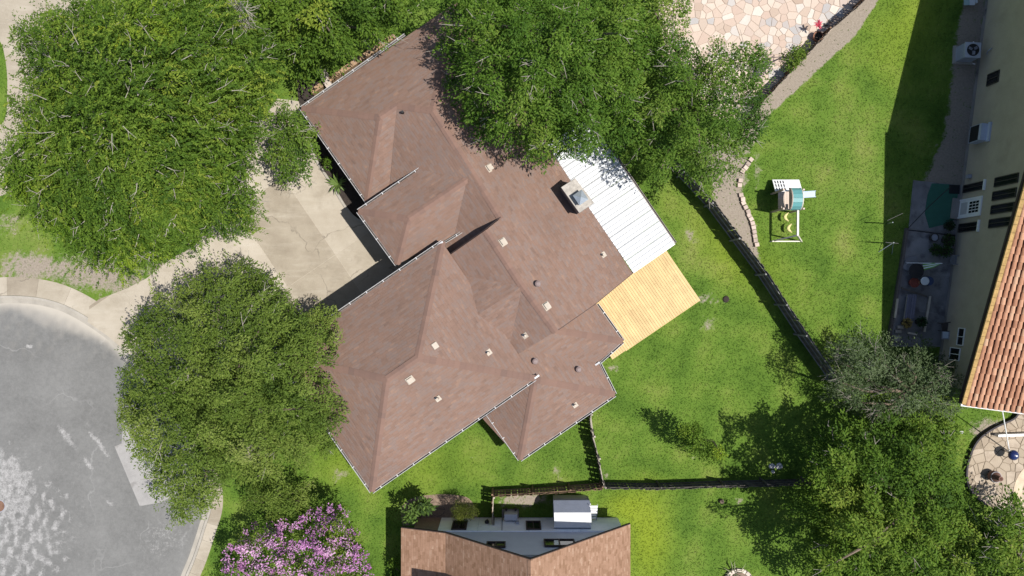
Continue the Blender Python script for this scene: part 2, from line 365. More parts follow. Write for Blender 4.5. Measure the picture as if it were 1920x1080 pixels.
x = N('concrete'); o = x.obj(); f1 = x.noise(o, .7, 5, .65); f2 = x.noise(o, 30, 3, .7); r = x.n('ObjectInfo').outputs['Random']
f = x.math('ADD', x.math('ADD', x.math('MULTIPLY', f1, .6), x.math('MULTIPLY', f2, .3)), x.math('MULTIPLY', x.math('SUBTRACT', r, .4), .42))
c = x.ramp(f, [(.2, (.22, .185, .14)), (.45, (.31, .27, .21)), (.7, (.39, .345, .28)), (.9, (.46, .415, .345))])
mpn = x.n('Mapping'); mpn.inputs['Rotation'].default_value = (0, 0, .62); mpn.inputs['Scale'].default_value = (.25, 1.6, 1); x.l(o, mpn.inputs[0])
c = x.mix(x.math('MULTIPLY', x.step(x.noise(mpn.outputs[0], 1.3, 5, .7), .5, .75), .35), c, (.47, .43, .36))
vo = x.n('TexVoronoi', feature='DISTANCE_TO_EDGE', _Scale=.28); wv = x.n('VectorMath', operation='ADD'); nz = x.n('TexNoise', _Scale=1.1, _Detail=5.0); x.l(o, nz.inputs[0]); x.l(o, wv.inputs[0]); x.l(nz.outputs['Color'], wv.inputs[1]); x.l(wv.outputs[0], vo.inputs['Vector'])
c = x.mix(x.math('MULTIPLY', x.math('MULTIPLY', x.math('SUBTRACT', 1.0, x.step(vo.outputs['Distance'], .001, .009)), x.step(x.noise(o, .35, 2), .46, .56)), .65), c, (.13, .11, .085))
c = x.mix(x.math('MULTIPLY', x.step(x.noise(o, .8, 6, .75), .52, .8), .55), c, (.19, .16, .12))
x.bump(f2, .006, .6); m_conc = x.fin(c, .9, .2)
m_kerb = simple('pale_kerb', (.31, .285, .245), .9, .2, 1.5, .006, rv=.2)
m_oldconc = simple('old_concrete', (.20, .185, .17), .9, .3, .9, .006, rv=.2, stain=((.10, .09, .085), 1.4, .56))

# sidewalk + kerb along the court
inner = [p for p in STREET[:-1] if p[0] > -300]
def offs(line, d):
    out = []
    for i, p in enumerate(line):
        a, b = np.array(line[max(i - 1, 0)]), np.array(line[min(i + 1, len(line) - 1)]); t = (b - a) / (np.hypot(*(b - a)) + 1e-9)
        out.append((p[0] + t[1] * d, p[1] - t[0] * d))
    return out
def strip_mesh(l0, l1, z0, z1, mat, name, parent=None, lo=-.35):
    mb = MB()
    for i in range(len(l0) - 1):
        a, b, c, d = P(*l0[i]), P(*l0[i + 1]), P(*l1[i + 1]), P(*l1[i])
        mb.face([(a.x, a.y, z0), (b.x, b.y, z0), (c.x, c.y, z1), (d.x, d.y, z1)])
        mb.face([(a.x, a.y, lo), (b.x, b.y, lo), (b.x, b.y, z0), (a.x, a.y, z0)])
    return mb.build(name, mat, parent)
g0 = offs(inner, -9); struct(strip_mesh(g0, inner, -.105, -.105, m_kerb, 'gutter'))
walk_w = lambda p: 40 if p[1] < 660 else 14
kl = offs(inner, 5); kb = struct(strip_mesh(inner, kl, -.0, .012, m_kerb, 'kerb'))
outer = [(p[0] + (q[0] - p[0]), p[1] + (q[1] - p[1])) for p, q in zip(inner, offs(inner, 40))]
sw = MB(); sw.prism(gpoly([(-300, 600), (-290, 600), (-290, 610)]), -.1, -.05); sw = struct(sw.build('sidewalk', m_conc))
L0, L1 = offs(inner, 5.4), outer
sel = [i for i, p in enumerate(inner) if p[1] < 604]
L1r = offs(inner, 26)
def slabs(idx, La, Lb, step):
    for s in range(0, len(idx) - 1, step):
        ii = idx[s:s + step + 1]
        if len(ii) < 2: continue
        a = [La[i] for i in ii]; b = [Lb[i] for i in ii]
        poly = gpoly(a + b[::-1]); cx = sum(p[0] for p in poly) / len(poly); cy = sum(p[1] for p in poly) / len(poly)
        poly = [(cx + (p[0] - cx) * .994, cy + (p[1] - cy) * .994) for p in poly]
        mb = MB(); mb.prism(poly, -.45, .022); mb.build('sidewalk_slab', m_conc, sw)
slabs(sel, L0, L1, 6)
slabs([i for i, p in enumerate(inner) if p[1] > 880 or p[0] > 384], L0, L1r, 5)

# driveway in slabs, beds, paths
dw = MB(); dw.prism(gpoly(DRIVE), -.12, .016); dw = struct(dw.build('driveway', m_conc))
pieces = [gpoly(DRIVE)]
def cut(pieces, px, n, gap=.012):
    p = P(*px); out = []
    for q in pieces:
        for sgn in (1, -1):
            r = clip(q, (p.x + n.x * gap * sgn, p.y + n.y * gap * sgn), (n.x * sgn, n.y * sgn))
            if len(r) > 2 and area(r) > .05: out.append(r)
    return out
for q in ((590, 420), (500, 480), (400, 555)): pieces = cut(pieces, q, AX)
for q in ((640, 470), (520, 340)): pieces = cut(pieces, q, BX)
for q in pieces:
    mb = MB(); mb.prism(q, -.02, .03); mb.build('concrete_slab', m_conc, dw)
pt = MB(); pt.prism(gpoly(PATH), -.1, .02); struct(pt.build('path', m_conc))
apr = MB(); apr.prism(gpoly([(213, 838), (226, 832), (232, 770), (330, 800), (384, 895), (376, 905), (300, 943), (260, 950)]), -.2, -.112); struct(apr.build('concrete_apron', simple('worn_concrete', (.28, .27, .26), .9, .22, 1.2, .006, stain=((.22, .21, .20), 1.2, .55))))
m_mulch = simple('mulch', (.042, .033, .028), .98, .5, 9, .03, fine=60)
m_mulchpale = simple('pale_mulch', (.22, .16, .12), .98, .4, 9, .03, fine=60)
bd = MB(); bd.prism(gpoly(BED), -.1, .015); struct(bd.build('planting_bed', m_mulch))
bd = MB(); bd.prism(gpoly(spline([(755, 985), (752, 955), (770, 935), (805, 928), (845, 927), (880, 935), (895, 965), (890, 985)], 4)), -.1, .012); struct(bd.build('planting_bed', m_mulchpale))
kk = spline([(584, 268), (592, 298), (622, 345), (648, 388), (668, 410), (700, 424)], 6)
mb = MB()
for a, b in zip(kk[:-1], kk[1:]): mb.bar(P(*a, .06), P(*b, .06), .13, .14)
tag(mb.build('bed_edging', m_kerb), 'curved pale concrete edging between driveway and dark planting bed', 'edging')

# flagstones: Voronoi cells, each stone its own piece
def voronoi(poly_px, n, mind, seed, gap, mat, bed_mat, name, thick=.035, keep=None):
    rng = np.random.default_rng(seed); pa = np.array(poly_px); lo, hi = pa.min(0), pa.max(0); pts = []
    tries = 0
    while len(pts) < n and tries < 20000:
        tries += 1; q = rng.uniform(lo, hi); m = mind * (rng.uniform(.6, 1.75))
        if inpoly(q[None], pa)[0] and all(np.hypot(*(q - w)) > m for w in pts): pts.append(q)
    mb = MB(); mb.prism(gpoly(poly_px), -.1, .012); bed = struct(mb.build(name, bed_mat))
    for i, q in enumerate(pts):
        cell = [(q[0] - 60, q[1] - 60), (q[0] + 60, q[1] - 60), (q[0] + 60, q[1] + 60), (q[0] - 60, q[1] + 60)]
        for j, w in enumerate(pts):
            if i == j or np.hypot(*(q - w)) > 90: continue
            d = w - q; L = np.hypot(*d); m = (q + w) / 2 - d / L * gap / 2; cell = clip(cell, m, -d)
            if len(cell) < 3: break
        if len(cell) < 3: continue
        if not inpoly(np.array(cell), pa).all():
            cell = [c if inpoly(np.array([c]), pa)[0] else tuple(q + (np.array(c) - q) * max([t for t in np.linspace(0, 1, 15) if inpoly((q + (np.array(c) - q) * t)[None], pa)[0]] + [0])) for c in cell]
        if area(cell) < 12: continue
        mb = MB(); mb.prism(gpoly(cell), 0, thick + rng.uniform(-.006, .008), .03); mb.build('flagstone', mat, bed)
    return bed
x = N('flagstone'); o = x.obj(); r = x.n('ObjectInfo').outputs['Random']
c = x.ramp(r, [(0, (.44, .33, .265)), (.22, (.50, .40, .325)), (.45, (.55, .46, .38)), (.6, (.36, .265, .20)), (.72, (.60, .54, .47)), (.86, (.33, .335, .34)), (1, (.48, .37, .30))])
x.t.nodes[-1].color_ramp.interpolation = 'LINEAR'
f2 = x.noise(o, 5, 5, .7); c = x.mix(x.math('MULTIPLY', f2, .5), c, (.36, .29, .24)); x.bump(x.noise(o, 18, 3), .01, .6); m_flag = x.fin(c, .9, .2)
m_joint = simple('sand_joint', (.40, .325, .265), .95, .25, 8, .01)
voronoi(FLAG, 420, 11, 3, .8, m_flag, m_joint, 'flagstone_patio')
x = N('tan_flagstone'); o = x.obj(); r = x.n('ObjectInfo').outputs['Random']
c = x.ramp(r, [(0, (.31, .255, .19)), (.5, (.36, .30, .23)), (1, (.41, .345, .27))])
c = x.mix(x.step(x.noise(o, 1.3, 5, .7), .45, .75), c, (.27, .215, .165)); x.bump(x.noise(o, 18, 3), .01, .6); m_flag2 = x.fin(c, .9, .2)
voronoi(RPATIO, 190, 9, 5, 1.0, m_flag2, simple('tan_joint', (.235, .19, .14), .95, .25, 6, .01), 'pool_patio')
# pool corner at the frame's edge
def ell(c, rx, ry, n=40): return [(c[0] + rx * math.cos(2 * math.pi * i / n), c[1] + ry * math.sin(2 * math.pi * i / n)) for i in range(n)]
mb = MB(); o1, o2 = ell(pool_c, 86, 74), ell(pool_c, 70, 58)
for i in range(40):
    j = (i + 1) % 40; q = [o1[i], o1[j], o2[j], o2[i]]; mb.prism([P(*w)[:2] for w in q], -.2, .055)
cop = mb.build('pool_coping', simple('coping', (.50, .40, .29), .85, .2, 3, .006)); struct(cop)
x = N('pool_water'); x.bump(x.noise(x.obj(), 3, 3), .03, .5); m_wat = x.fin((.05, .26, .32), .05, .5)
mb = MB(); mb.prism(gpoly(ell(pool_c, 70, 58)), -.5, -.06); struct(mb.build('pool_water', m_wat))

# right-hand patio slab in two panels and a dark mat
m_patio = simple('patio_concrete', (.20, .195, .195), .9, .35, 1.1, .006, rv=.3, stain=((.11, .106, .11), 1.2, .52))
rs = MB(); rs.prism(gpoly(SLAB), -.1, .03); rs = struct(rs.build('back_patio', m_patio))
for poly in ([(1713, 339), (1800, 348), (1790, 440), (1704, 429)], [(1703, 431), (1790, 442), (1784, 520), (1688, 508)], [(1688, 510), (1784, 522), (1776, 590), (1679, 575)], [(1679, 577), (1776, 592), (1768, 648), (1669, 645)]):
    mb = MB(); mb.prism(gpoly(poly), 0, .05); mb.build('concrete_slab', m_patio, rs)
# ------------------------------------------------------------------ roof planes
PL = {}
def plane(name, px, py, h, n, slope=.5): PL[name] = (P(px, py, h), Vector(n).normalized(), slope, h)
def hz(pl, px, py):
    p0, n, s, h0 = PL[pl]; q = P(px, py, 0)
    return (h0 + s * (n.x * (q.x - p0.x) + n.y * (q.y - p0.y))) / (1 + s * (n.x * q.x + n.y * q.y) / H)
E0 = 2.8
plane('ME', 1186, 512, E0, -AX); plane('N', 565, 203, E0, BX); plane('UW', 565, 203, E0, AX)
plane('USE', 712, 220, hz('UW', 712, 220), -BX)
plane('MW', 944, 483, hz('ME', 944, 483), AX, .44); plane('MW2', 913, 369, hz('ME', 913, 369), AX)
hk = 4.1
for _ in range(6):
    plane('KNW', 671.5, 396, hk, BX); hk += hz('ME', 888, 328) - hz('KNW', 888, 328)
plane('KW', 671.5, 396, hk, AX); plane('KSE', 744, 496, hk, -BX)
hg = 4.58
plane('GW', 697, 922, hg, AX); plane('GNW', 632.6, 588, hg, BX); plane('GSE', 697, 922, hg, -BX); plane('GE', 829, 454, hg, -AX)
plane('DW', 975, 862, E0, AX); plane('DSE', 975, 862, E0, -BX); plane('DE', 1153, 740, E0, -AX)
plane('EE', 1168, 640, E0, -AX); plane('ESE', 1168, 640, E0, -BX)
ROOF = {  # block: list of (plane, outline in photograph pixels)
 'main': [('ME', [(811, 208), (888, 328), (938, 410), (910, 432), (977, 535), (1041, 622), (1117, 569), (1186, 512), (853, 6)]),
          ('N', [(565, 203), (712, 220), (744, 198), (811, 208), (853, 6)]), ('UW', [(565, 203), (688, 378), (712, 220)]),
          ('USE', [(712, 220), (688, 378), (728, 402), (744, 198)]),
          ('MW2', [(744, 198), (728, 380), (835, 480), (938, 410), (888, 328), (811, 208)]),
          ('MW', [(910, 432), (838, 482), (962, 668), (975, 662), (1041, 622), (977, 535)])],
 'entry': [('KW', [(671.5, 396), (744, 496), (766, 410)]), ('KNW', [(671.5, 396), (766, 410), (888, 328), (795, 312)]),
           ('KSE', [(744, 496), (832, 453), (876, 425), (888, 328), (766, 410)])],
 'garage': [('GW', [(518, 666), (697, 922), (725, 711)]), ('GNW', [(518, 666), (725, 711), (783, 671), (829, 454)]),
            ('GSE', [(697, 922), (1003, 710), (783, 671), (725, 711)]), ('GE', [(829, 454), (783, 671), (1003, 710)])],
 'rear': [('DW', [(975, 862), (1003, 712), (905, 785)]), ('DSE', [(975, 862), (1153, 740), (1003, 712)]),
          ('DE', [(1153, 740), (1123, 680), (978, 656), (962, 664), (984, 712), (1003, 712)]),
          ('EE', [(1168, 640), (1110, 559), (1041, 619)]), ('ESE', [(1168, 640), (1041, 619), (978, 656), (1123, 680)])]}
EAVE_H = {(671.5, 396): hk, (744, 496): hk, (518, 666): hg, (697, 922): hg, (829, 454): hg, (1003, 710): hg, (565, 203): E0, (688, 378): E0, (975, 862): E0, (1153, 740): E0, (1168, 640): E0, (1186, 512): E0, (853, 6): E0}
house = thing('house', 'large house with brown shingle hip roofs filling the middle of the view', 'house', P(880, 500))
VH = {}
for bl_, faces in ROOF.items():
    acc = {}
    for pl, poly in faces:
        for p in poly: acc.setdefault(p, []).append(hz(pl, *p))
    for p, hs in acc.items(): VH[(bl_, p)] = EAVE_H.get(p, sum(hs) / len(hs))
roof_obj = {}
lab = {'main': None, 'entry': None, 'garage': None, 'rear': None}
for bl_, faces in ROOF.items():
    mb = MB(); tri = []
    for pl, poly in faces:
        pts = [P(*p, VH[(bl_, p)]) for p in poly]; n = PL[pl][1]; e = Vector((-n.y, n.x, 0)); up = (n + Vector((0, 0, .5))).normalized()
        nn = (n * -.5 + Vector((0, 0, 1))).normalized()
        ar = sum((a.x * b.y - b.x * a.y) for a, b in zip(pts, pts[1:] + pts[:1]))
        if ar < 0: pts = pts[::-1]
        off = 1.37 * sum(map(ord, pl))
        mb.face(pts, [(p.dot(e) + off, p.dot(up)) for p in pts])
        low = [p - Vector((0, 0, .16)) for p in pts[::-1]]; mb.face(low, [(p.dot(e), p.dot(up)) for p in low])
        for a, b in zip(pts, pts[1:] + pts[:1]):
            mb.face([a, a - Vector((0, 0, .16)), b - Vector((0, 0, .16)), b])
    roof_obj[bl_] = mb.build('roof', m_roof, house)
if True:   # two cricket slopes draining the gap beside the tall roof
    a, b, c, d = P(893, 592, 4.84), P(979, 537, hz('MW', 979, 537) + .03), P(853, 512, hz('MW', 853, 512) - .02), P(954, 662, hz('MW', 954, 662) - .02)
    mb = MB()
    for t in ((a, b, c), (a, d, b)):
        e = (b - a).normalized(); q = (t[2] - a) if t[2] is c else (t[1] - a)
        up = (q - e * q.dot(e)).normalized(); mb.face(t, [(p.dot(e), p.dot(up)) for p in t])
    
    mb.build('roof_cricket', m_roof, roof_obj['main'])
def cap(bl_, a, b, name='ridge_cap', ha=None, hb=None, w=.17):
    A_, B_ = P(*a, (VH[(bl_, a)] if ha is None else ha)), P(*b, (VH[(bl_, b)] if hb is None else hb))
    d = (B_ - A_); L = d.length; d.normalize(); s = d.cross(Vector((0, 0, 1))).normalized(); n = max(2, int(L / .3)); mb = MB()
    for i in range(n):
        p, q = A_ + d * (L * i / n), A_ + d * (L * (i + 1) / n + .04); l1, l2 = .026, .014
        for sg in (1, -1):
            pts = [p + Vector((0, 0, l1)), q + Vector((0, 0, l2)), q + s * w * sg + Vector((0, 0, l2 - w * .36)), p + s * w * sg + Vector((0, 0, l1 - w * .36))]
            mb.face(pts if sg < 0 else pts[::-1], [((i * .31) % 3, i * .29 + k * .01) for k in range(4)])
    mb.build(name, m_cap, roof_obj[bl_])
for bl_, a, b in (('main', (565, 203), (712, 220)), ('main', (712, 220), (744, 198)), ('main', (744, 198), (811, 208)), ('main', (811, 208), (888, 328)), ('main', (888, 328), (938, 410)), ('main', (811, 208), (853, 6)), ('main', (712, 220), (688, 378)),
                  ('main', (910, 432), (977, 535)), ('main', (977, 535), (1041, 622)), ('entry', (671.5, 396), (766, 410)), ('entry', (744, 496), (766, 410)), ('entry', (766, 410), (888, 328)),
                  ('garage', (518, 666), (725, 711)), ('garage', (697, 922), (725, 711)), ('garage', (725, 711), (783, 671)), ('garage', (783, 671), (829, 454)), ('garage', (783, 671), (1003, 710)),
                  ('rear', (975, 862), (1003, 712)), ('rear', (1153, 740), (1003, 712)), ('rear', (1168, 640), (1041, 619))):
    cap(bl_, a, b)
# gutters with straps
GW_ = .095
def gutter(a, b, h, h2=None, out=None):
    A_, B_ = P(*a, h), P(*b, h if h2 is None else h2); d = (B_ - A_); L = d.length; d.normalize(); s = Vector((d.y, -d.x, 0)).normalized()
    if out is not None and s.dot(Vector(out)) < 0: s = -s
    mb = MB(); up = Vector((0, 0, 1)); z = up * -.13; wide = GW_
    mb.box(A_ + z + s * .005, d * L, s * wide, up * .015); mb.box(A_ + z + s * wide, d * L, s * .02, up * .13); mb.box(A_ + z + s * .005, d * L, s * .012, up * .10)
    k = max(1, int(L / .95))
    for i in range(k): mb.box(A_ + d * ((i + .5) * L / k) + up * -.012, d * .045, s * (wide + .03), up * .018)
    g_ = mb.build('gutter', m_gut, house); mb = MB(); mb.box(A_ + z + s * .02 + up * .016, d * L, s * (wide - .022), up * .012); mb.build('gutter_shade_strip', m_gutshade, g_)  # dark strip along the bottom paints the gutter's inner shade
for a, b, h, o_ in (((565, 203), (688, 378), E0, -AX), ((565, 203), (760, 66), E0, -BX), ((671.5, 396), (744, 496), hk, -AX), ((671.5, 396), (794, 313), hk, -BX), ((832, 453), (876, 426), hk, BX),
                    ((829, 454), (518, 666), hg, -BX), ((518, 666), (697, 922), hg, -AX), ((697, 922), (1003, 710), hg, BX), ((915, 777), (975, 862), E0, -AX), ((975, 862), (1153, 740), E0, BX),
                    ((1153, 740), (1123, 680), E0, AX), ((1123, 680), (1168, 640), E0, BX), ((1168, 640), (1119, 571), E0, AX)):
    gutter(a, b, h, None, o_)
for p, h, out in (((829, 454), hg, -AX), ((1003, 709), hg, AX), ((794, 312), hk, AX), ((1123, 680), E0, -AX)):
    mb = MB(); q = P(*p, h); mb.bar(q + Vector((0, 0, .02)), q + Vector((0, 0, -.5)), .09); mb.bar(q, q + out * .25 + Vector((0, 0, -.05)), .09); mb.build('downspout', m_gut, house)
# walls under the eaves
mb = MB()
def wallbox(corners, h, z1): mb.prism([tuple(P(*c, h)[:2]) for c in corners], 0, z1)
wallbox([(581, 209), (690, 366), (740, 400), (1037, 610), (1112, 565), (1172, 512), (858, 30), (780, 62)], E0, 2.5)
wallbox([(686, 400), (746, 482), (880, 400), (800, 325)], hk, hk - .3); wallbox([(534, 668), (700, 904), (988, 706), (826, 472)], hg, hg - .3)
wallbox([(930, 775), (977, 846), (1139, 737), (1110, 680), (1153, 642), (1110, 580), (985, 660)], E0, 2.5)
mb.build('wall', m_brick, house)
def rise(p, h, bl_): return P(*p, h)
# gable wall of the lower main roof, facing the entry roof, and its rake board
mb = MB(); a, b, c = P(940, 408, VH[('main', (938, 410))]), P(910, 432, VH[('main', (910, 432))]), P(838, 482, VH[('main', (838, 482))])
dn = Vector((0, 0, -.17)); q = -BX * .03
for u, v in ((a, b), (b, c)): mb.box(u + q + dn, v - u, -BX * .03, Vector((0, 0, .19)))
mb.build('rake_board', m_brown, house)
mb = MB(); a, b, c = P(1041, 622, VH[('main', (1041, 622))]), P(1117, 569, VH[('main', (1117, 569))]), P(1186, 512, E0)
for u, v in ((a, b), (b, c)): mb.box(u + dn, v - u, BX * .03, Vector((0, 0, .17)))
mb.build('rake_board', m_brown, house)
# roof vents
m_tanmetal = simple('tan_metal', (.42, .365, .30), .5, .12, 3, .002); m_capdome = simple('brown_metal', (.20, .15, .14), .5, .2)
def on(pl, p, dz=0): return P(*p, hz(pl, *p) + dz)
def frame(pl):
    n = PL[pl][1]; up = (n + Vector((0, 0, .5))).normalized(); e = Vector((-n.y, n.x, 0)); return e, up, (Vector((0, 0, 1)) - n * .5).normalized()
for pl, p in (('ME', (918, 315)), ('ME', (943, 454)), ('ME', (1025, 574)), ('GE', (815, 649)), ('GSE', (769, 712))):
    e, u, nn = frame(pl); c = on(pl, p); mb = MB()
    mb.box(c - e * .2 - u * .18 + nn * .005, e * .4, u * .36, nn * .016); mb.box(c - e * .12 - u * .11 + nn * .02, e * .24, u * .25, nn * .08)
    mb.box(c - e * .15 - u * .14 + nn * .10, e * .30, u * .29, nn * .03); mb.build('box_vent', m_tanmetal, house)
for pl, p in (('MW2', (899, 265)), ('ME', (1131, 478)), ('MW', (985, 629)), ('GE', (916, 661)), ('GSE', (821, 747)), ('DSE', (1078, 759)), ('MW2', (756, 212))):
    if p == (899, 265): pl = 'ME'
    e, u, nn = frame(pl); c = on(pl, p); mb = MB()
    mb.box(c - e * .14 - u * .16 + nn * .006, e * .28, u * .29, nn * .016); fl = mb.build('pipe_flashing', m_tanmetal, house)
    mb = MB(); mb.tube([c + nn * .0, c + Vector((0, 0, .34))], [.075, .06], 10); mb.build('vent_pipe', m_dark if p[0] == 756 else m_tanmetal, fl)
for pl, p in (('ME', (1008, 532)), ('DE', (1003, 677)), ('ESE', (1084, 692))):
    if p[0] == 1084: pl = 'DE'
    e, u, nn = frame(pl); c = on(pl, p); mb = MB(); mb.lathe(c - Vector((0, 0, .05)), [(.18, 0), (.18, .05), (.09, .06), (.09, .22), (.15, .23), (.16, .28), (.135, .34), (.06, .37)], 14)
    mb.build('dome_vent', m_capdome, house, smooth=False)
# chimney through the eave
mb = MB(); ch = 4.55
cc = [P(1054, 352, ch), P(1079, 336, ch), P(1112, 379, ch), P(1086, 397, ch)]
body = mb; body.prism([p[:2] for p in cc], 0, ch - .12); chim = body.build('chimney', m_siding, house)
mb = MB(); ctr = sum(cc, Vector()) / 4; mb.prism([tuple((ctr + (p - ctr) * 1.09)[:2]) for p in cc], ch - .13, ch, .03); mb.build('chimney_cap', m_mortar, chim)
mb = MB(); f0 = P(1088, 371, ch + .2); e = AX * .27; g_ = BX * .3
for sx_, sy_ in ((-1, -1), (-1, 1), (1, -1), (1, 1)): mb.bar(f0 + e * sx_ * .8 + g_ * sy_ * .8 + Vector((0, 0, -.2)), f0 + e * sx_ * .8 + g_ * sy_ * .8 + Vector((0, 0, .2)), .04)
base = [f0 + e * a + g_ * b + Vector((0, 0, .2)) for a, b in ((-1, -1), (1, -1), (1, 1), (-1, 1))]; ap = f0 + Vector((0, 0, .36))
for i in range(4): mb.face([base[(i + 1) % 4], base[i], ap][::-1])
mb.face(base); mb.box(f0 - e * .6 - g_ * .6 + Vector((0, 0, -.2)), e * 1.2, g_ * 1.2, Vector((0, 0, .18))); mb.build('flue_cover', m_galv, chim)

# ------------------------------------------------------------------ white metal patio cover
cov = thing('patio_cover', 'white ribbed metal patio cover attached beside the chimney of the brown house', 'patio cover', P(1180, 400))
h_in, h_out = 2.78, 2.48
a0 = P(1187, 511, h_in); ln = (P(1265, 457, h_out) - a0); wid = ln.dot(AX); du = (AX * wid + Vector((0, 0, h_out - h_in)))
tot = 8.1; npan = 11; pw = tot / npan
for i in range(npan):
    mb = MB(); o_ = a0 - BX * (pw * (i + 1)) + Vector((0, 0, .03)); b = BX * (pw - .02)
    mb.box(o_, du, b, Vector((0, 0, .012)))
    pn = mb.build('metal_panel', m_metal, cov)
    for k in range(3):
        mb = MB(); r0 = o_ + BX * (pw * (k + .12) / 3) + Vector((0, 0, .012)); mb.box(r0, du, BX * .04, Vector((0, 0, .045))); mb.build('rib', m_seam, pn)
mb = MB(); e0 = a0 + du + AX * .01
mb.box(e0 - BX * tot + Vector((0, 0, -.1)), BX * tot, AX * .10, Vector((0, 0, .02))); mb.box(e0 - BX * tot + AX * .10 + Vector((0, 0, -.1)), BX * tot, AX * .02, Vector((0, 0, .13))); mb.build('gutter', simple('stained_gutter', (.25, .22, .2), .6, .3), cov)
mb = MB(); mb.box(a0 + BX * .004 + Vector((0, 0, -.12)), du, BX * .04, Vector((0, 0, .17))); mb.build('fascia', m_white, cov)
for t in (.05, .36, .68, .97):
    mb = MB(); q = e0 - BX * (tot * t) - AX * .1; mb.box(Vector((q.x, q.y, 0)), AX * .09, BX * .09, Vector((0, 0, h_out - .05))); mb.build('post', m_white, cov)

# ------------------------------------------------------------------ new pine deck
deck = thing('deck', 'new yellow pine deck laid diagonally on the lawn beside the brown house', 'deck', P(1215, 570))
dh = .38; d0 = P(1313, 562, dh); nwp = P(1249, 470, dh); blen = (d0 - nwp).dot(BX); bw = .148
for i in range(40):
    off = d0 - AX * (bw * (i + 1))
    cuts = [0, blen] if i % 3 == 0 else [0, random.choice((.35, .5, .64)) * blen, blen]
    for c0, c1 in zip(cuts[:-1], cuts[1:]):
        if i > 34: c0 = max(c0, blen - .95)
        if c1 - c0 < .1: continue
        mb = MB(); mb.box(off - BX * (blen - c0) + Vector((0, 0, -.035)), AX * (bw - .013), BX * (c1 - c0 - .006), Vector((0, 0, .035 + random.uniform(0, .004)))); mb.build('deck_board', m_deck, deck)
mb = MB(); w_ = bw * 34
for t in np.linspace(0, 1, 8): mb.box(d0 - BX * (blen * (1 - t) * .98 + .03) - AX * (w_ - .02) + Vector((0, 0, -.2)), AX * (w_ - .05), BX * .04, Vector((0, 0, .155)))
mb.build('joist', m_woodbrown, deck)
for a_ in (.15, 2.4, 4.7):
    for b_ in (.15, blen - .15):
        mb = MB(); q = d0 - AX * a_ - BX * b_; mb.box((q.x, q.y, 0), AX * -.1, BX * .1, (0, 0, .18)); mb.build('deck_post', m_woodbrown, deck)
mb = MB(); mb.box(d0 - AX * w_ + BX * .004 + Vector((0, 0, -.22)), AX * w_, BX * .03, Vector((0, 0, .2))); mb.build('rim_board', m_deck, deck)
# ------------------------------------------------------------------ fences, every picket its own
def fence(label, pts, h, mat, rail_side, pitch=.15, pw=.135, lean=.012, hj=.05, posts=True, capmat=None, missing=.0):
    W3 = [P(*p, h) for p in pts]; f = thing('fence', label, 'fence', (W3[0].x, W3[0].y, 0))
    mb = MB(); mb.box((-pw / 2, -.011, 0), (pw, 0, 0), (0, .022, 0), (0, 0, 1)); pm = mb.mesh('picket', mat)
    for a, b in zip(W3[:-1], W3[1:]):
        a, b = Vector((a.x, a.y, 0)), Vector((b.x, b.y, 0)); d = b - a; L = d.length; d.normalize(); s = Vector((-d.y, d.x, 0)) * rail_side; ang = math.atan2(d.y, d.x)
        n = int(L / pitch)
        for i in range(n):
            if random.random() < missing: continue
            o = bpy.data.objects.new('picket', pm); COL.objects.link(o); o.location = a + d * ((i + .5) * L / n) + Vector((0, 0, .03))
            o.rotation_euler = (random.gauss(0, lean), random.gauss(0, lean), ang + random.gauss(0, .03)); o.scale = (1, 1, h - .03 + random.gauss(-.01, hj)); adopt(o, f)
        np_ = max(1, round(L / 2.4))
        for zr in (.25, h * .52, h - .22):
            for k in range(np_):
                mb = MB(); p, q = a + d * (k * L / np_ + .01) + s * .035, a + d * ((k + 1) * L / np_ - .01) + s * .035
                mb.bar(p + Vector((0, 0, zr + random.gauss(0, .02))), q + Vector((0, 0, zr + random.gauss(0, .02))), .04, .085); mb.build('rail', capmat or mat, f)
        if posts:
            for k in range(np_ + 1):
                mb = MB(); p = a + d * (k * L / np_) + s * .10; mb.cbox((p.x, p.y, 0), .09, .09, h + random.uniform(-.1, .06), ang); mb.build('fence_post', capmat or mat, f)
    return f
fence('long grey weathered picket fence running diagonally between the two back lawns', [(1232, 262), (1340, 378), (1440, 512), (1516, 628), (1578, 716)], 1.95, m_wood, -1, pw=.148, lean=.006, capmat=simple('grey_rail', (.20, .195, .19), .9, .3, rv=.2))
fence('dark weathered picket fence running across the grass below the lone shrub', [(1134, 917), (1240, 918), (1360, 914), (1520, 910)], 1.45, m_wood, 1, pitch=.165, pw=.155, hj=.025, capmat=m_wood)
fence('crooked picket fence from the corner of the brown roof down to the fence junction', [(1107, 779), (1112, 820), (1122, 862), (1133, 917)], 1.45, m_wood, 1, pw=.145, capmat=m_woodcap, lean=.03)
fence('reddish brown picket fence enclosing the small yard behind the tan roofed house', [(1131, 918), (1070, 923), (1000, 928), (923, 932)], 1.5, m_woodbrown, -1, pitch=.16, pw=.15, hj=.02)
fence('short brown picket fence return ending at the white wall beside the clipped bush', [(923, 934), (922, 984)], 1.5, m_woodbrown, 1, capmat=m_woodcap)
fence('thin topped boundary fence along the edge of the flagstone patio', [(1650, -28), (1622, 0), (1560, 54), (1490, 128), (1430, 192), (1395, 240)], 1.35, m_wood, -1, capmat=m_woodbrown, hj=.015)

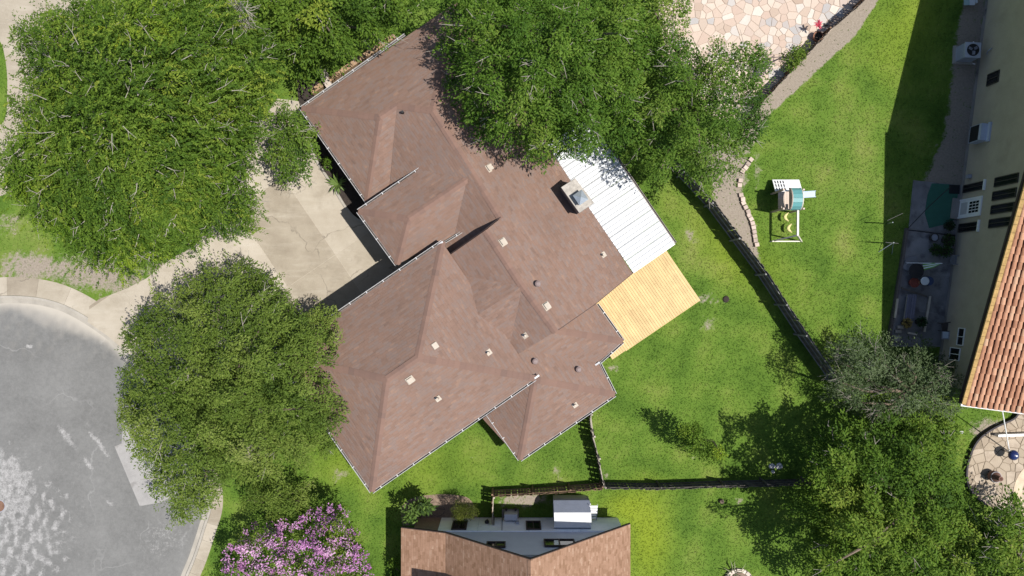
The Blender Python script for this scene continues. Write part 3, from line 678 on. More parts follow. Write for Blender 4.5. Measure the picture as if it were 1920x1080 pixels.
# edging blocks along the fence bed
ed = thing('stone_edging', 'curved row of pale pinkish edging blocks beside the diagonal fence', 'edging', P(1405, 400)); m_block = simple('edging_block', (.42, .34, .29), .92, .25, 6, .012, rv=.4)
epts = [(1407, 300), (1401, 308), (1396, 315), (1391, 321), (1387, 329), (1387, 339), (1386, 348), (1387, 356), (1388, 366), (1390, 374), (1393, 381), (1397, 389), (1400, 397), (1404, 404), (1407, 411), (1409, 419), (1411, 427), (1412, 435), (1414, 443), (1416, 451), (1417, 459)]
for i, p in enumerate(epts):
    a, b = epts[max(0, i - 1)], epts[min(len(epts) - 1, i + 1)]; ang = math.atan2(-(b[1] - a[1]), b[0] - a[0]) + random.gauss(0, .12)
    if i == 4 or i == 7: continue
    mb = MB(); q = P(*p, 0); mb.cbox(q + Vector((random.gauss(0, .02), 0, 0)), .215, .23, .17 + random.uniform(-.02, .03), ang); mb.build('edging_block', m_block, ed)

# ------------------------------------------------------------------ tan-roofed house at the bottom
low = thing('house', 'tan shingle roofed house with a blue grey gable wall at the bottom of the view', 'house', P(990, 1075))
Ag, Bg, Cg, Eg = P(752, 990, 2.9), P(835, 1000, 3.7), P(995, 1050, 7.4), P(1182, 983, 2.3); dy = Vector((0, -13, 0))
mb = MB()
for a, b in ((Ag, Bg), (Bg, Cg), (Cg, Eg)):
    pts = [a, a + dy, b + dy, b]; nn = (pts[1] - pts[0]).cross(pts[2] - pts[0]); pts = pts if nn.z > 0 else pts[::-1]
    sl = (Vector((b.x, 0, b.z)) - Vector((a.x, 0, a.z))).normalized(); mb.face(pts, [(p.y, p.dot(sl)) for p in pts])
    lo_ = [p - Vector((0, 0, .14)) for p in pts[::-1]]; mb.face(lo_)
lroof = mb.build('roof', m_tanroof, low)
mb = MB()
for a, b in ((Ag, Bg), (Bg, Cg), (Cg, Eg)): mb.box(a + Vector((0, .004, -.2)), b - a, Vector((0, .035, 0)), Vector((0, 0, .19)))
mb.build('rake_board', m_brown, low)
mb = MB()
n = 40
for i in range(n):
    p, q = Cg + dy * i / n + Vector((0, -.03, .03)), Cg + dy * (i + 1) / n + Vector((0, -.03, .015)); s1, s2 = (Bg - Cg), (Eg - Cg); s1.y = s2.y = 0; s1.normalize(); s2.normalize()
    for s_ in (s1, s2):
        pts = [p, q, q + s_ * .18, p + s_ * .18]; nn = (pts[1] - pts[0]).cross(pts[2] - pts[0]); mb.face(pts if nn.z > 0 else pts[::-1], [(i * .31, k * .05 + i * .3) for k in range(4)])
mb.build('ridge_cap', m_tanroof, lroof)
yw = P(0, 971, 0).y
m_lowall = simple('blue_grey_siding', (.52, .53, .60), .7, .07, 2, .002); m_panel = simple('white_wall', (.86, .87, .88), .7, .10, 2.5, .004, stain=((.62, .64, .66), 5, .62))
mb = MB(); xs = [Ag.x + .55, Bg.x, Cg.x, Eg.x - .35]; zs = [2.85, 3.5, 7.15, 2.35]
prof = [(xs[0], 0), (xs[3], 0), (xs[3], zs[3]), (xs[2], zs[2]), (xs[1], zs[1]), (xs[0], zs[0])]
mb.face([(a, yw - .02, b) for a, b in prof[::-1]]); mb.face([(a, yw - 12, b) for a, b in prof])
mb.face([(xs[0], yw - .02, 0), (xs[0], yw - 12, 0), (xs[0], yw - 12, zs[0]), (xs[0], yw - .02, zs[0])][::-1]); mb.face([(xs[3], yw - .02, 0), (xs[3], yw - 12, 0), (xs[3], yw - 12, zs[3]), (xs[3], yw - .02, zs[3])])
lw = mb.build('wall', m_lowall, low)
bandtop = 2.42; px2x = lambda px, h: (px - 960) * S * (1 - h / H)
edges = [828, 899, 990, 1082, 1157]
for k, (a, b) in enumerate(zip(edges[:-1], edges[1:])):
    mb = MB(); mb.box((px2x(a, 0) + .008, yw - .03, .02), (px2x(b, 0) - px2x(a, 0) - .016, 0, 0), (0, .055, 0), (0, 0, bandtop)); mb.build('wall_panel', m_panel, lw)
mb = MB(); mb.box((px2x(784, 0), yw - .03, 0), (px2x(827.4, 0) - px2x(784, 0), 0, 0), (0, .05, 0), (0, 0, 2.3)); mb.build('brick_panel', m_brick, lw)
def nwin(x0, x1, z0, z1, curtain=False, dark=True):
    fr = MB(); y = yw + .03
    for o_, a, b in (((x0, y, z0), (x1 - x0, 0, 0), (0, 0, .07)), ((x0, y, z1 - .07), (x1 - x0, 0, 0), (0, 0, .07)), ((x0, y, z0 + .07), (.07, 0, 0), (0, 0, z1 - z0 - .14)), ((x1 - .07, y, z0 + .07), (.07, 0, 0), (0, 0, z1 - z0 - .14)), (((x0 + x1) / 2 - .03, y, z0 + .07), (.06, 0, 0), (0, 0, z1 - z0 - .14))):
        fr.box(o_, a, (0, .07, 0), b)
    w = fr.build('window', m_brown, low); g = MB(); g.box((x0 + .07, y - .005, z0 + .07), (x1 - x0 - .14, 0, 0), (0, .02, 0), (0, 0, z1 - z0 - .14)); g.build('pane', m_glass, w)
    if curtain: c = MB(); c.box((x0 + (x1 - x0) * .34, y + .012, z0 + .1), ((x1 - x0) * .17, 0, 0), (0, .012, 0), (0, 0, z1 - z0 - .2)); c.build('blind', m_white, w)
nwin(px2x(986, 1.4), px2x(1014, 1.4), .85, 2.3); nwin(px2x(848, 1.4), px2x(876, 1.4), .8, 2.3); nwin(px2x(1020, 4.5), px2x(1078, 4.5), 3.95, 5.0, True); nwin(px2x(912, 4.7), px2x(948, 4.7), 4.35, 5.15)
mb = MB(); q = (px2x(942, .3), yw + .035, 0); mb.bar(Vector(q), Vector((q[0], q[1], 2.35)), .05); mb.build('conduit', m_grey, low)
mb = MB(); q = Vector((px2x(970.5, 2), yw + .03, 1.0)); mb.bar(q + Vector((-.3, 0, -.6)), q + Vector((0, .03, .1)), .05); mb.cbox(q + Vector((0, .07, .05)), .16, .12, .22); mb.build('meter_box', m_grey, low)
mb = MB(); q = Vector((px2x(912, 2), yw + .03, .4)); mb.bar(q, q + Vector((0, .02, .7)), .05); mb.lathe(q + Vector((0, .1, .7)), [(.10, 0), (.13, .08), (.08, .14)], 10); mb.build('wall_lamp', m_dark, low)
mb = MB(); mb.cbox((px2x(995, 6.2), yw - .01, 6.15), .9, .06, .32); mb.build('gable_vent', simple('vent_grey', (.2, .22, .28), .7), low)
# a taller chimney block south of the frame, whose shadow lies on the tan roof
xa, xb, ya, yb_ = P(848, 0).x, P(925, 0).x, P(0, 1040).y, P(0, 1085).y; mb = MB(); mb.box((xa, yb_, 2.8), (xb - xa, 0, 0), (0, ya - yb_, 0), (0, 0, 4.6)); mb.build('chimney', m_brick, low)
# ground unit on a slab
ac = thing('air_conditioner', 'grey box unit on a slab by the white wall of the tan roofed house', 'air conditioner', P(956, 966))
mb = MB(); mb.cbox(P(957, 966, 0), .95, .72, .10); mb.build('slab', m_oldconc, ac)
mb = MB(); mb.cbox(P(958, 963, .1), .72, .34, .75); mb.build('housing', simple('unit_grey', (.45, .46, .48), .5, .1), ac)
mb = MB(); 
for dx in (-.26, .26): mb.lathe(P(958, 957, .1) + Vector((dx, .1, 0)), [(.07, 0), (.07, .25), (.05, .27)], 10)
mb.build('pipe', m_dark, ac)
ac_q = P(972, 972, 0)
# shed with a gambrel roof
shed = thing('shed', 'small shed with a white gambrel roof, shade painted on its steep slopes, against the lower house', 'shed', P(1066, 962))
x0, x1 = P(1037, 0, 0).x, P(1099, 0, 0).x; yb, yt = P(0, 980, 0).y, P(0, 928, 0).y; ym = (yb + yt) / 2; hw = (yt - yb) / 2
m_shroof = simple('white_shed_roof', (.72, .72, .72), .6, .06, 2, .003); m_shshade = simple('shaded_shed_roof', (.20, .22, .27), .6, .12, 2, .003)  # the grey is shade painted onto the steep lower slopes of the white roof
prof = [(-hw - .06, 1.45), (-hw * .52, 2.25), (hw * .52, 2.25 + .02), (hw + .06, 1.45)]
rf = None
sec = [((-hw - .06, 1.40), (-hw * .50, 2.12), m_shshade), ((-hw * .50, 2.12), (0.0, 2.36), m_shroof), ((0.0, 2.36), (hw * .50, 2.12), m_shroof), ((hw * .50, 2.12), (hw + .06, 1.40), m_shshade)]
for k, (p, q, m_) in enumerate(sec):
    nb = 3
    for j in range(nb):
        a = (p[0] + (q[0] - p[0]) * j / nb, p[1] + (q[1] - p[1]) * j / nb); b = (p[0] + (q[0] - p[0]) * (j + 1) / nb, p[1] + (q[1] - p[1]) * (j + 1) / nb)
        mb = MB(); d = Vector((0, b[0] - a[0], b[1] - a[1])); nrm = Vector((0, -d.z, d.y)).normalized()
        mb.box(Vector((x0 - .06, ym + a[0], a[1])), Vector((x1 - x0 + .12, 0, 0)), d * .985, nrm * .03); mb.build('roof_panel', m_, shed)
mb = MB(); pr = [(-hw, 0), (hw, 0), (hw, 1.38), (hw * .5, 2.08), (0, 2.32), (-hw * .5, 2.08), (-hw, 1.38)]
for xx, rev in ((x0, False), (x1, True)): pts = [(xx, ym + a, b) for a, b in pr]; mb.face(pts[::-1] if rev is False else pts)
for a, b in ((-hw, -1), (hw, 1)): mb.box((x0, ym + a, 0), (x1 - x0, 0, 0), (0, -.02 * b, 0), (0, 0, 1.38))
mb.build('wall', m_lowall, shed)
mb = MB(); mb.box((x1 + .062, yt - .35, 0), (.04, 0, 0), (0, .3, 0), (0, 0, 1.6)); mb.build('corner_trim', m_white, shed)
lad = thing('stepladder', 'white slatted steps with a blue foot beside the gambrel shed', 'stepladder', P(1113, 968))
for j in range(5):
    mb = MB(); z_ = 1.75 - j * .3; q = P(1112.5, 0, z_); yy = P(0, 948 + j * 5.2, z_).y; mb.box((q.x - .22 + j * .012, yy, z_), (.44 - j * .024, 0, 0), (0, -.11, 0), (0, 0, .03)); mb.build('tread', m_white, lad)
for sgn in (-1, 1):
    mb = MB(); a = P(1112.5, 946, 1.77); b = P(1113, 984, .1); mb.bar(a + Vector((sgn * .23, 0, 0)), b + Vector((sgn * .13, 0, 0)), .035); mb.build('leg', m_grey, lad)
mb = MB(); mb.cbox(P(1114, 988, .45), .30, .20, .18); mb.build('blue_foot', simple('blue_plastic', (.03, .06, .32), .5), lad)
bn = MB(); c = P(822, 956, .35); bn.tube([c + Vector((.35 * math.cos(t), .30 * math.sin(t), .25 * math.sin(t * .5))) for t in np.linspace(0, 6.0, 20)], .012, 5); bn.tube([c + Vector((-.35, .0, 0)), c + Vector((0, .1, .15)), c + Vector((.35, 0, 0))], .012, 5); tag(bn.build('wire_hoop', m_dark), 'thin black wire hoop standing on the mulch bed by the clipped bush', 'garden hoop')

# ------------------------------------------------------------------ tile-roofed house on the right
rh = thing('house', 'tan stucco house with a terracotta tile roof at the right edge', 'house', P(1890, 400))
WB0, WB1 = P(1848, 0, 0), P(1765, 640, 0); wd = (WB1 - WB0).normalized(); wn = Vector((wd.y, -wd.x, 0))      # wd runs down the picture
if wn.x > 0: wn = -wn
OV = 1.0; corner = P(1805, 757, 4.42); rk = P(1920, 352, 7.1)
along = lambda p: (Vector((p[0], p[1], 0)) - Vector((WB0.x, WB0.y, 0))).dot(wd)
s_e = along(corner); slope = (rk.z - corner.z) / (s_e - along(rk)); s_ridge = s_e - (7.95 - corner.z) / slope; zr = 7.95
rakebase = lambda s_, z_, out=OV: Vector((WB0.x, WB0.y, 0)) + wd * s_ + wn * out + Vector((0, 0, z_))
zroof = lambda s_: zr - abs(s_ - s_ridge) * slope
s_far = s_ridge - (s_e - s_ridge) * .98
m_stucco = simple('tan_stucco', (.385, .335, .255), .95, .10, 1.2, .012, fine=18, stain=((.34, .295, .225), .7, .58))
mb = MB(); sN, sS = s_far + .6, s_e - .6
prof = [(sN, 0), (sS, 0), (sS, zroof(sS) - .25), (s_ridge, zr - .25), (sN, zroof(sN) - .25)]
mb.face([rakebase(a, b, 0) for a, b in prof]); mb.face([rakebase(a, b, -9) for a, b in prof[::-1]])
mb.face([rakebase(sS, 0, 0), rakebase(sS, 0, -9), rakebase(sS, zroof(sS) - .25, -9), rakebase(sS, zroof(sS) - .25, 0)])
rw = mb.build('wall', m_stucco, rh)
mb = MB()
for s0, s1 in ((s_e, s_ridge), (s_ridge, s_far)):
    a, b = rakebase(s0, zroof(s0) - .05), rakebase(s1, zroof(s1) - .05); c, d = rakebase(s1, zroof(s1) - .05, -9), rakebase(s0, zroof(s0) - .05, -9)
    pts = [a, b, c, d]; nn = (b - a).cross(c - a); pts = pts if nn.z > 0 else pts[::-1]; mb.face(pts); mb.face([p - Vector((0, 0, .16)) for p in pts[::-1]])
    for u, v in zip(pts, pts[1:] + pts[:1]): mb.face([u, u - Vector((0, 0, .16)), v - Vector((0, 0, .16)), v])
rroof = mb.build('roof', simple('roof_underlay', (.16, .09, .06), .9), rh)
# barrel tiles
x = N('terracotta'); o = x.obj(); r = x.n('ObjectInfo').outputs['Random']; f1 = x.noise(o, 2.2, 4, .7)
c = x.ramp(x.math('ADD', x.math('MULTIPLY', r, .55), x.math('MULTIPLY', f1, .45)), [(.15, (.25, .12, .07)), (.4, (.37, .185, .11)), (.65, (.45, .25, .155)), (.85, (.42, .30, .20))])
x.bump(x.noise(o, 30, 3), .006, .6); m_tile = x.fin(c, .85, .2)
up_s = (Vector((-wd.x, -wd.y, slope))).normalized(); side = -wn; nrm = side.cross(up_s).normalized()
if nrm.z < 0: nrm = -nrm
tw, tl, te = .285, .46, .36
def tile_mesh(mb, o_):
    seg = 6
    for k in range(seg):
        t0, t1 = math.pi * k / seg, math.pi * (k + 1) / seg
        def pt(t, v, rr): return o_ + side * (tw * .5 - math.cos(t) * rr) + up_s * v + nrm * (math.sin(t) * rr * .8 + (.05 if v == 0 else .0))
        mb.face([pt(t0, 0, .118), pt(t1, 0, .118), pt(t1, tl, .10), pt(t0, tl, .10)])
    pts = [o_ + side * (tw * .5 - math.cos(math.pi * k / seg) * .118) + nrm * (math.sin(math.pi * k / seg) * .095 + .05) for k in range(seg + 1)]
    mb.face(pts[::-1])
one = MB(); tile_mesh(one, Vector()); tmesh = one.mesh('roof_tile', m_tile); rest = MB(); cnt = 0
tlen = (s_e - s_ridge) * math.sqrt(1 + slope ** 2); e0 = rakebase(s_e, zroof(s_e) + .0, OV - .12)
for col_ in range(30):
    for row in range(int(tlen / te)):
        o_ = e0 + side * (tw * col_) + up_s * (te * row - .06)
        if col_ * tw > 9.3: continue
        k = H / (H - o_.z); vis = 960 + o_.x * k / S < 1940
        if vis and cnt < 300:
            cnt += 1; t = bpy.data.objects.new('roof_tile', tmesh); COL.objects.link(t); t.location = o_ + side * random.gauss(0, .008) + nrm * random.gauss(0, .004); adopt(t, rroof)
        else: tile_mesh(rest, o_)
stuff(rest.build('far_tiles', m_tile, rroof))
mb = MB(); q = rakebase(s_e, zroof(s_e) + .0, OV)
n = int(tlen / .4)
for i in range(n):
    o_ = q + up_s * (i * tlen / n); mb.box(o_ - side * .06, side * .2, up_s * (tlen / n - .015), nrm * .10)
mb.build('rake_trim', simple('mossy_mortar', (.36, .235, .09), .95, .35, 5, .02), rroof)
mb = MB(); o_ = rakebase(s_e + .02, zroof(s_e) - .2, OV); mb.box(o_, side * 9, wd * .12, Vector((0, 0, .12))); mb.build('gutter', m_gut, rh)
mb = MB(); o_ = rakebase(s_e, zroof(s_e) - .21, OV + .065); L = (s_e - s_ridge)
mb.box(o_, up_s * tlen, wn * .03, Vector((0, 0, .15))); mb.build('rake_board', m_brown, rh)
def wallpt(px, py):
    """height and run on the stucco wall seen at a photograph pixel"""
    q = P(px, py, 0); c0 = (Vector((WB0.x, WB0.y, 0))).dot(wn); kk = c0 / q.dot(wn); hh = H * (1 - kk); return along(q * kk), hh
def wrect(x0, y0, x1, y1):
    s0, h0 = wallpt(x0, (y0 + y1) / 2 + (y1 - y0) * .04); s1, h1 = wallpt(x1, (y0 + y1) / 2 - (y1 - y0) * .04); xm = (x0 + x1) / 2
    return wallpt(xm, y0)[0], wallpt(xm, y1)[0], h0, h1
def wbox(mb, s0, s1, z0, z1, d0, d1): mb.box(rakebase(s0, z0, d0), wd * (s1 - s0), wn * (d1 - d0), Vector((0, 0, z1 - z0)))
def wwin(x0, y0, x1, y1, fr=m_stucco, sill=True, lab=None, name='window'):
    s0, s1, z0, z1 = wrect(x0, y0, x1, y1); mb = MB(); t = .035
    for a in ((s0, s1, z0 - t, z0), (s0, s1, z1, z1 + t), (s0 - .01, s0 + t, z0, z1), (s1 - t, s1 + .01, z0, z1), ((s0 + s1) / 2 - .02, (s0 + s1) / 2 + .02, z0, z1)): wbox(mb, *a, .004, .06)
    w = mb.build(name, fr, rh); g = MB(); wbox(g, s0, s1, z0, z1, .003, .02); g.build('pane', m_glass, w)
    if sill: g = MB(); wbox(g, s0 - .08, s1 + .08, z1 + t, z1 + t + .1, .003, .1); g.build('head_trim', m_white, w)
    return w
m_bronze = simple('bronze_frame', (.05, .045, .04), .5)
for r_ in ((1808, 344, 1845, 358), (1799, 418, 1834, 434)): wwin(*r_, m_bronze)
for r_ in ((1867, 329, 1909, 346.5), (1863, 356, 1905, 373), (1860, 382.5, 1901, 399), (1856, 409, 1897, 425.5)): wwin(*r_, m_bronze, False)
wwin(1853, 136, 1873, 157, m_bronze, False, name='vent_window')
wwin(1797, 615, 1808, 648, m_white, False); wwin(1782, 652, 1800, 676, m_white, False)
s0, s1, z0, z1 = wrect(1798, 374.5, 1840, 404.5); mb = MB(); wbox(mb, s0, s1, .1, z1 * .98, .004, .05); dr = mb.build('door', m_white, rh); zz1 = z1 * .98
mb = MB()
for a in ((s0 - .08, s0), (s1, s1 + .08)): wbox(mb, *a, .06, zz1 + .08, .004, .08)
wbox(mb, s0, s1, zz1, zz1 + .08, .004, .08); mb.build('door_frame', m_white, dr)
for i in range(3):
    for j in range(4):
        mb = MB(); w_ = (s1 - s0 - .24) / 4; hh = .3; a = s0 + .12 + j * w_; b = zz1 - .12 - (i + 1) * hh; wbox(mb, a + .02, a + w_ - .02, b + .02, b + hh - .02, .048, .056); mb.build('pane', m_glass, dr)
mb = MB(); wbox(mb, s0 + .12, s1 - .12, .3, zz1 - 1.2, .05, .056); mb.build('door_panel', m_gut, dr)
mb = MB(); wbox(mb, s0 - .15, s1 + .1, 0, .16, .01, .45); mb.build('door_step', m_oldconc, rh)
mb = MB(); s0, s1, z0, z1 = wrect(1832, 236, 1858, 266); wbox(mb, s0, s1, z0, z1 * .9, .004, .42); wbox(mb, s0 - .06, s1 + .06, z1 * .9, z1, .003, .1); wa = mb.build('window_unit', simple('pale_unit', (.40, .44, .52), .5, .1), rh)
mb = MB(); wbox(mb, s0 + .03, s1 - .03, z0 + .05, z1 * .8, .42, .428); mb.build('grille', m_dark, wa)
mb = MB(); s_, h_ = wallpt(1818, 332); mb.cbox(rakebase(s_, h_, .12), .2, .2, .25); mb.bar(rakebase(s_, h_ + .1, 0), rakebase(s_, h_ + .1, .12), .04); mb.build('wall_lamp', m_grey, rh)
mb = MB(); s_, h_ = wallpt(1851, 102); mb.tube([rakebase(s_, .9, .05), rakebase(s_ - .1, 1.1, .12), rakebase(s_ - .2, 1.3, .04)], .03, 6); mb.build('conduit', m_grey, rh)
mb = MB(); wbox(mb, 0, sS, 0, .25, .004, .03); mb.build('plinth', m_oldconc, rh)

# condenser on its pad
ac2 = thing('air_conditioner', 'pale grey condenser with a round dark fan by the stucco wall', 'air conditioner', P(1808, 102)); an = math.atan2(wd.y, wd.x) + .08
m_acb = simple('condenser_grey', (.40, .42, .46), .5, .1); q = P(1804, 104, 0)
mb = MB(); mb.cbox(q, 1.0, 1.1, .1, an); mb.build('pad', m_kerb, ac2)
mb = MB(); mb.cbox(q + Vector((0, 0, .1)), .78, .82, .88, an); bodyo = mb.build('housing', m_acb, ac2)
for k in range(9):
    mb = MB(); mb.cbox(q + Vector((0, 0, .18 + k * .08)), .80, .84, .02, an); mb.build('louvre', m_grey, bodyo)
mb = MB(); mb.cbox(q + Vector((0, 0, .985)), .84, .88, .05, an); mb.build('top', m_acb, ac2)
mb = MB(); mb.lathe(q + Vector((0, 0, 1.036)), [(.335, 0), (.335, .02), (.30, .025)], 20); fw = mb.build('fan_well', m_dark, ac2)
for k in range(3):
    mb = MB(); t = k * 2.09 + .5; d = Vector((math.cos(t), math.sin(t), 0)); e = Vector((-d.y, d.x, .25)); mb.box(q + Vector((0, 0, 1.064)) + d * .06 - e * .08, d * .21, e * .17, Vector((0, 0, .012))); mb.build('fan_blade', m_grey, fw)
for k in range(7):
    mb = MB(); r_ = .06 + k * .042; mb.tube([q + Vector((r_ * math.cos(t), r_ * math.sin(t), 1.095)) for t in np.linspace(0, 2 * math.pi, 20)], .005, 3); mb.build('guard_ring', m_dark, fw)
mb = MB(); mb.bar(q + Vector((.3, .45, .05)), q + Vector((.62, .75, .05)), .06); mb.bar(q + Vector((.5, -.45, .05)), q + Vector((.7, -.5, .05)), .05); mb.build('pipe', m_white, ac2)
for (a, l_) in (((1812, 3), 'pale green lidded crate against the stucco wall, nearest the lawn'), ((1822, 3), 'white lidded crate against the stucco wall at the top edge')):
    c = thing('storage_crate', l_, 'crate', P(*a)); mb = MB(); mb.cbox(P(*a), .26, .38, .34, .02); cm = simple('crate_' + l_[:4].strip(), (.30, .42, .42) if 'green' in l_ else (.52, .55, .58), .5, .1); mb.build('box', cm, c); mb = MB(); mb.cbox(P(*a, .34), .29, .41, .05, .02); mb.build('lid', cm, c)

# ------------------------------------------------------------------ play set
ps = thing('play_set', 'childrens play tower with teal barrel roof, slide and two yellow swings', 'play set', P(1470, 385))
m_pl = simple('tan_plastic', (.46, .37, .30), .5, .1, rv=.1); m_teal = simple('teal_roof', (.10, .27, .27), .45, .10, 3, .003); m_slide = simple('pale_slide', (.42, .50, .62), .3, .06); m_yel = simple('yellow_swing', (.66, .58, .26), .5, .1); m_cream = simple('cream_tube', (.60, .56, .48), .5, .1)
x0, x1 = P(1446, 0, 0).x, P(1482, 0, 0).x; y0_, y1_ = P(0, 398, 0).y, P(0, 364, 0).y
for xx in (x0, x1):
    for yy in (y0_, y1_):
        mb = MB(); mb.cbox((xx, yy, 0), .09, .09, 2.05); mb.build('post', m_pl, ps)
for k in range(9):
    mb = MB(); mb.box((x0 + k * (x1 - x0) / 9 + .005, y0_, 1.12), ((x1 - x0) / 9 - .012, 0, 0), (0, y1_ - y0_, 0), (0, 0, .03)); mb.build('floor_board', m_pl, ps)
for zz_ in (1.25, 1.45, 1.65):
    mb = MB(); mb.box((x0, y0_ - .02, zz_), (x1 - x0, 0, 0), (0, .03, 0), (0, 0, .10)); mb.build('rail', m_pl, ps)
    mb = MB(); mb.box((x0 - .02, y0_, zz_), (.03, 0, 0), (0, (y1_ - y0_) * .6, 0), (0, 0, .08)); mb.build('rail', m_pl, ps)
rx0, rx1 = P(1484, 0, 2.3).x, P(1504, 0, 2.5).x + .05; rc = (y0_ + y1_) / 2; rr = (y1_ - y0_) / 2 + .06
seg = 8
for k in range(seg):
    t0, t1 = math.pi * k / seg, math.pi * (k + 1) / seg; mb = MB()
    a, b = Vector((rx0, rc + rr * math.cos(t0), 2.0 + rr * .9 * math.sin(t0))), Vector((rx0, rc + rr * math.cos(t1), 2.0 + rr * .9 * math.sin(t1))); ou = Vector((0, math.cos((t0 + t1) / 2), math.sin((t0 + t1) / 2)))
    mb.box(a, Vector((rx1 - rx0, 0, 0)), (b - a) * .985, ou * .03); mb.build('roof_panel', m_teal, ps)
for xx, m_ in ((rx0 - .005, m_pl), (rx1 + .005, m_cream)):
    mb = MB(); pts = [Vector((xx, rc + (rr - .01) * math.cos(t), 2.0 + (rr - .01) * .9 * math.sin(t))) for t in np.linspace(0, math.pi, 13)]
    if m_ is m_pl: mb.face(pts); mb.face([p + Vector((-.02, 0, 0)) for p in pts[::-1]])
    mb.tube([Vector((xx, rc + (rr + .01) * math.cos(t), 2.0 + (rr + .01) * .9 * math.sin(t))) for t in np.linspace(0, math.pi, 13)], .035, 5); mb.build('roof_end', m_ if m_ is m_cream else m_pl, ps)
mb = MB(); a = Vector((x1 + .02, P(0, 372, 1.1).y, 1.08)); b = Vector((P(1528, 0, .1).x, P(0, 370, .1).y, .12)); wv = Vector((0, .36, 0))
b0 = b; mb.box(a, b - a, wv, Vector((0, 0, .03))); mb.box(a, b - a, Vector((0, .03, 0)), Vector((0, 0, .14))); mb.box(a + wv - Vector((0, .03, 0)), b - a, Vector((0, .03, 0)), Vector((0, 0, .14))); mb.build('slide', m_slide, ps)
mb = MB(); a = Vector((P(1458, 0, .1).x, P(0, 352, 0).y, .05)); wl_ = Vector((P(1500, 0, 1).x - a.x, 0, .0)); tl_ = Vector((0, -.02, 0))
cw = Vector((0, y1_ - (P(0, 340, 0).y) + .02, .5)); mb.box(Vector((x0 - .05, P(0, 340, 0).y, .3)), Vector((x1 - x0 + .42, 0, 0)), cw, Vector((0, .05, .04))); wc = mb.build('climbing_wall', m_white, ps)
for k in range(4):
    for j in range(3):
        mb = MB(); p_ = Vector((x0 + .04 + k * .15, P(0, 340, 0).y, .3)) + cw * (.12 + j * .3) + Vector((0, .045, .036)); mb.box(p_, Vector((.055, 0, 0)), cw * .22, Vector((0, .02, .012))); mb.build('hand_hole', m_dark, wc)
bh = 1.9; b0, b1 = P(1496, 382, bh), P(1495.5, 441, bh); mb = MB(); mb.bar(b0, b1, .10, .12); mb.build('beam', m_cream, ps)
for s_ in (-1, 1):
    mb = MB(); f_ = P(1474 + s_ * 29, 453, 0); mb.bar(b1, f_, .08); mb.build('leg', m_cream, ps)
mb = MB(); mb.bar(P(1474 - 26, 452.5, .25), P(1474 + 26, 452.5, .25), .06); mb.build('crossbar', m_cream, ps)
for (px_, py_) in ((1475, 407), (1481, 428)):
    mb = MB(); c = P(px_, py_, .42); mb.tube([c + Vector((-.10 + .18 * abs(t) ** 2, t * .24, .10 * abs(t))) for t in np.linspace(-1, 1, 9)], [.02, .05, .075, .085, .09, .085, .075, .05, .02], 8); swg = mb.build('swing_seat', m_yel, ps)
    for t in (-.2, .2):
        mb = MB(); mb.bar(c + Vector((0, t, .08)), Vector((b0.x, c.y + t * .8, bh)), .012); mb.build('swing_rope', m_cream, swg)

# ------------------------------------------------------------------ things on the shaded back patio
m_green = simple('green_mat', (.035, .12, .085), .95, .12, 3, .004); mb = MB(); mb.prism(gpoly([(1746, 344), (1778, 346), (1784, 362), (1795, 364), (1788, 412), (1774, 420), (1741, 428), (1733, 400), (1738, 366)]), .052, .062)
tag(mb.build('outdoor_mat', m_green), 'dark green outdoor mat on the patio in front of the white door', 'mat')
mb = MB(); mb.cbox(P(1789, 355, .05), .5, .6, .03, an); tag(mb.build('door_mat', m_dark), 'black rectangular mat beside the green mat at the stucco wall', 'mat')
tag((lambda m: (m.cbox(P(1788, 451, .05), .66, .9, .03, an), m.build('door_mat', m_dark))[1])(MB()), 'black rectangular mat on the patio behind the potted plants', 'mat')
m_foil = m_leaf; m_pot = simple('dark_pot', (.05, .045, .04), .7); m_red = simple('red_pot', (.20, .05, .035), .7, .2); m_clay = simple('clay', (.28, .13, .08), .85, .25)
TUFTS = []
def pot(px, h, r, mat, label, plant=None, name='plant_pot', soil=m_mulch):
    q = P(*px, .05); t = thing(name, label, 'pot', q); mb = MB(); mb.lathe(q, [(r * .7, 0), (r, h * .9), (r * 1.08, h * .9), (r * 1.08, h), (r * .9, h), (r * .88, h * .86)], 14); mb.build('pot', mat, t)
    mb = MB(); mb.lathe(q, [(r * .87, h * .84), (r * .87, h * .87)], 12); mb.build('soil', soil, t)
    if plant: TUFTS.append((t, q + Vector((0, 0, h * .9)), r * plant[0], plant[1]))
    return t
pot((1746, 446), .4, .22, m_pot, 'round dark pot with a grey rim left of the bushy patio plants', None, soil=m_grey)
pot((1769, 451), .45, .22, m_pot, 'bushy dark green potted plant against the black mat', (1.5, (.05, .09, .03)))
pot((1747, 469), .4, .2, m_pot, 'leafy potted plant below the grey rimmed dark pot', (1.5, (.045, .09, .025)))
pot((1766, 472), .4, .22, m_pot, 'wide leafy potted plant above the grey patio chair', (1.5, (.05, .10, .03)))
pot((1773, 424), .4, .2, m_pot, 'dark potted plant at the lower corner of the green mat', (1.3, (.03, .055, .025)))
pot((1693, 605), .45, .2, m_pot, 'potted plant with dry yellow flowers beside the long bench', (1.2, (.32, .24, .09)))
pot((1720, 603), .45, .22, m_pot, 'dark green potted plant between the bench and the long timber', (1.2, (.035, .075, .03)))
pot((1709, 530), .35, .26, m_red, 'large dark red glazed bowl next to the blue barrel', soil=m_red)
pot((1719, 530), .5, .10, m_clay, 'small clay pot between the red bowl and the blue barrel', soil=m_dark)
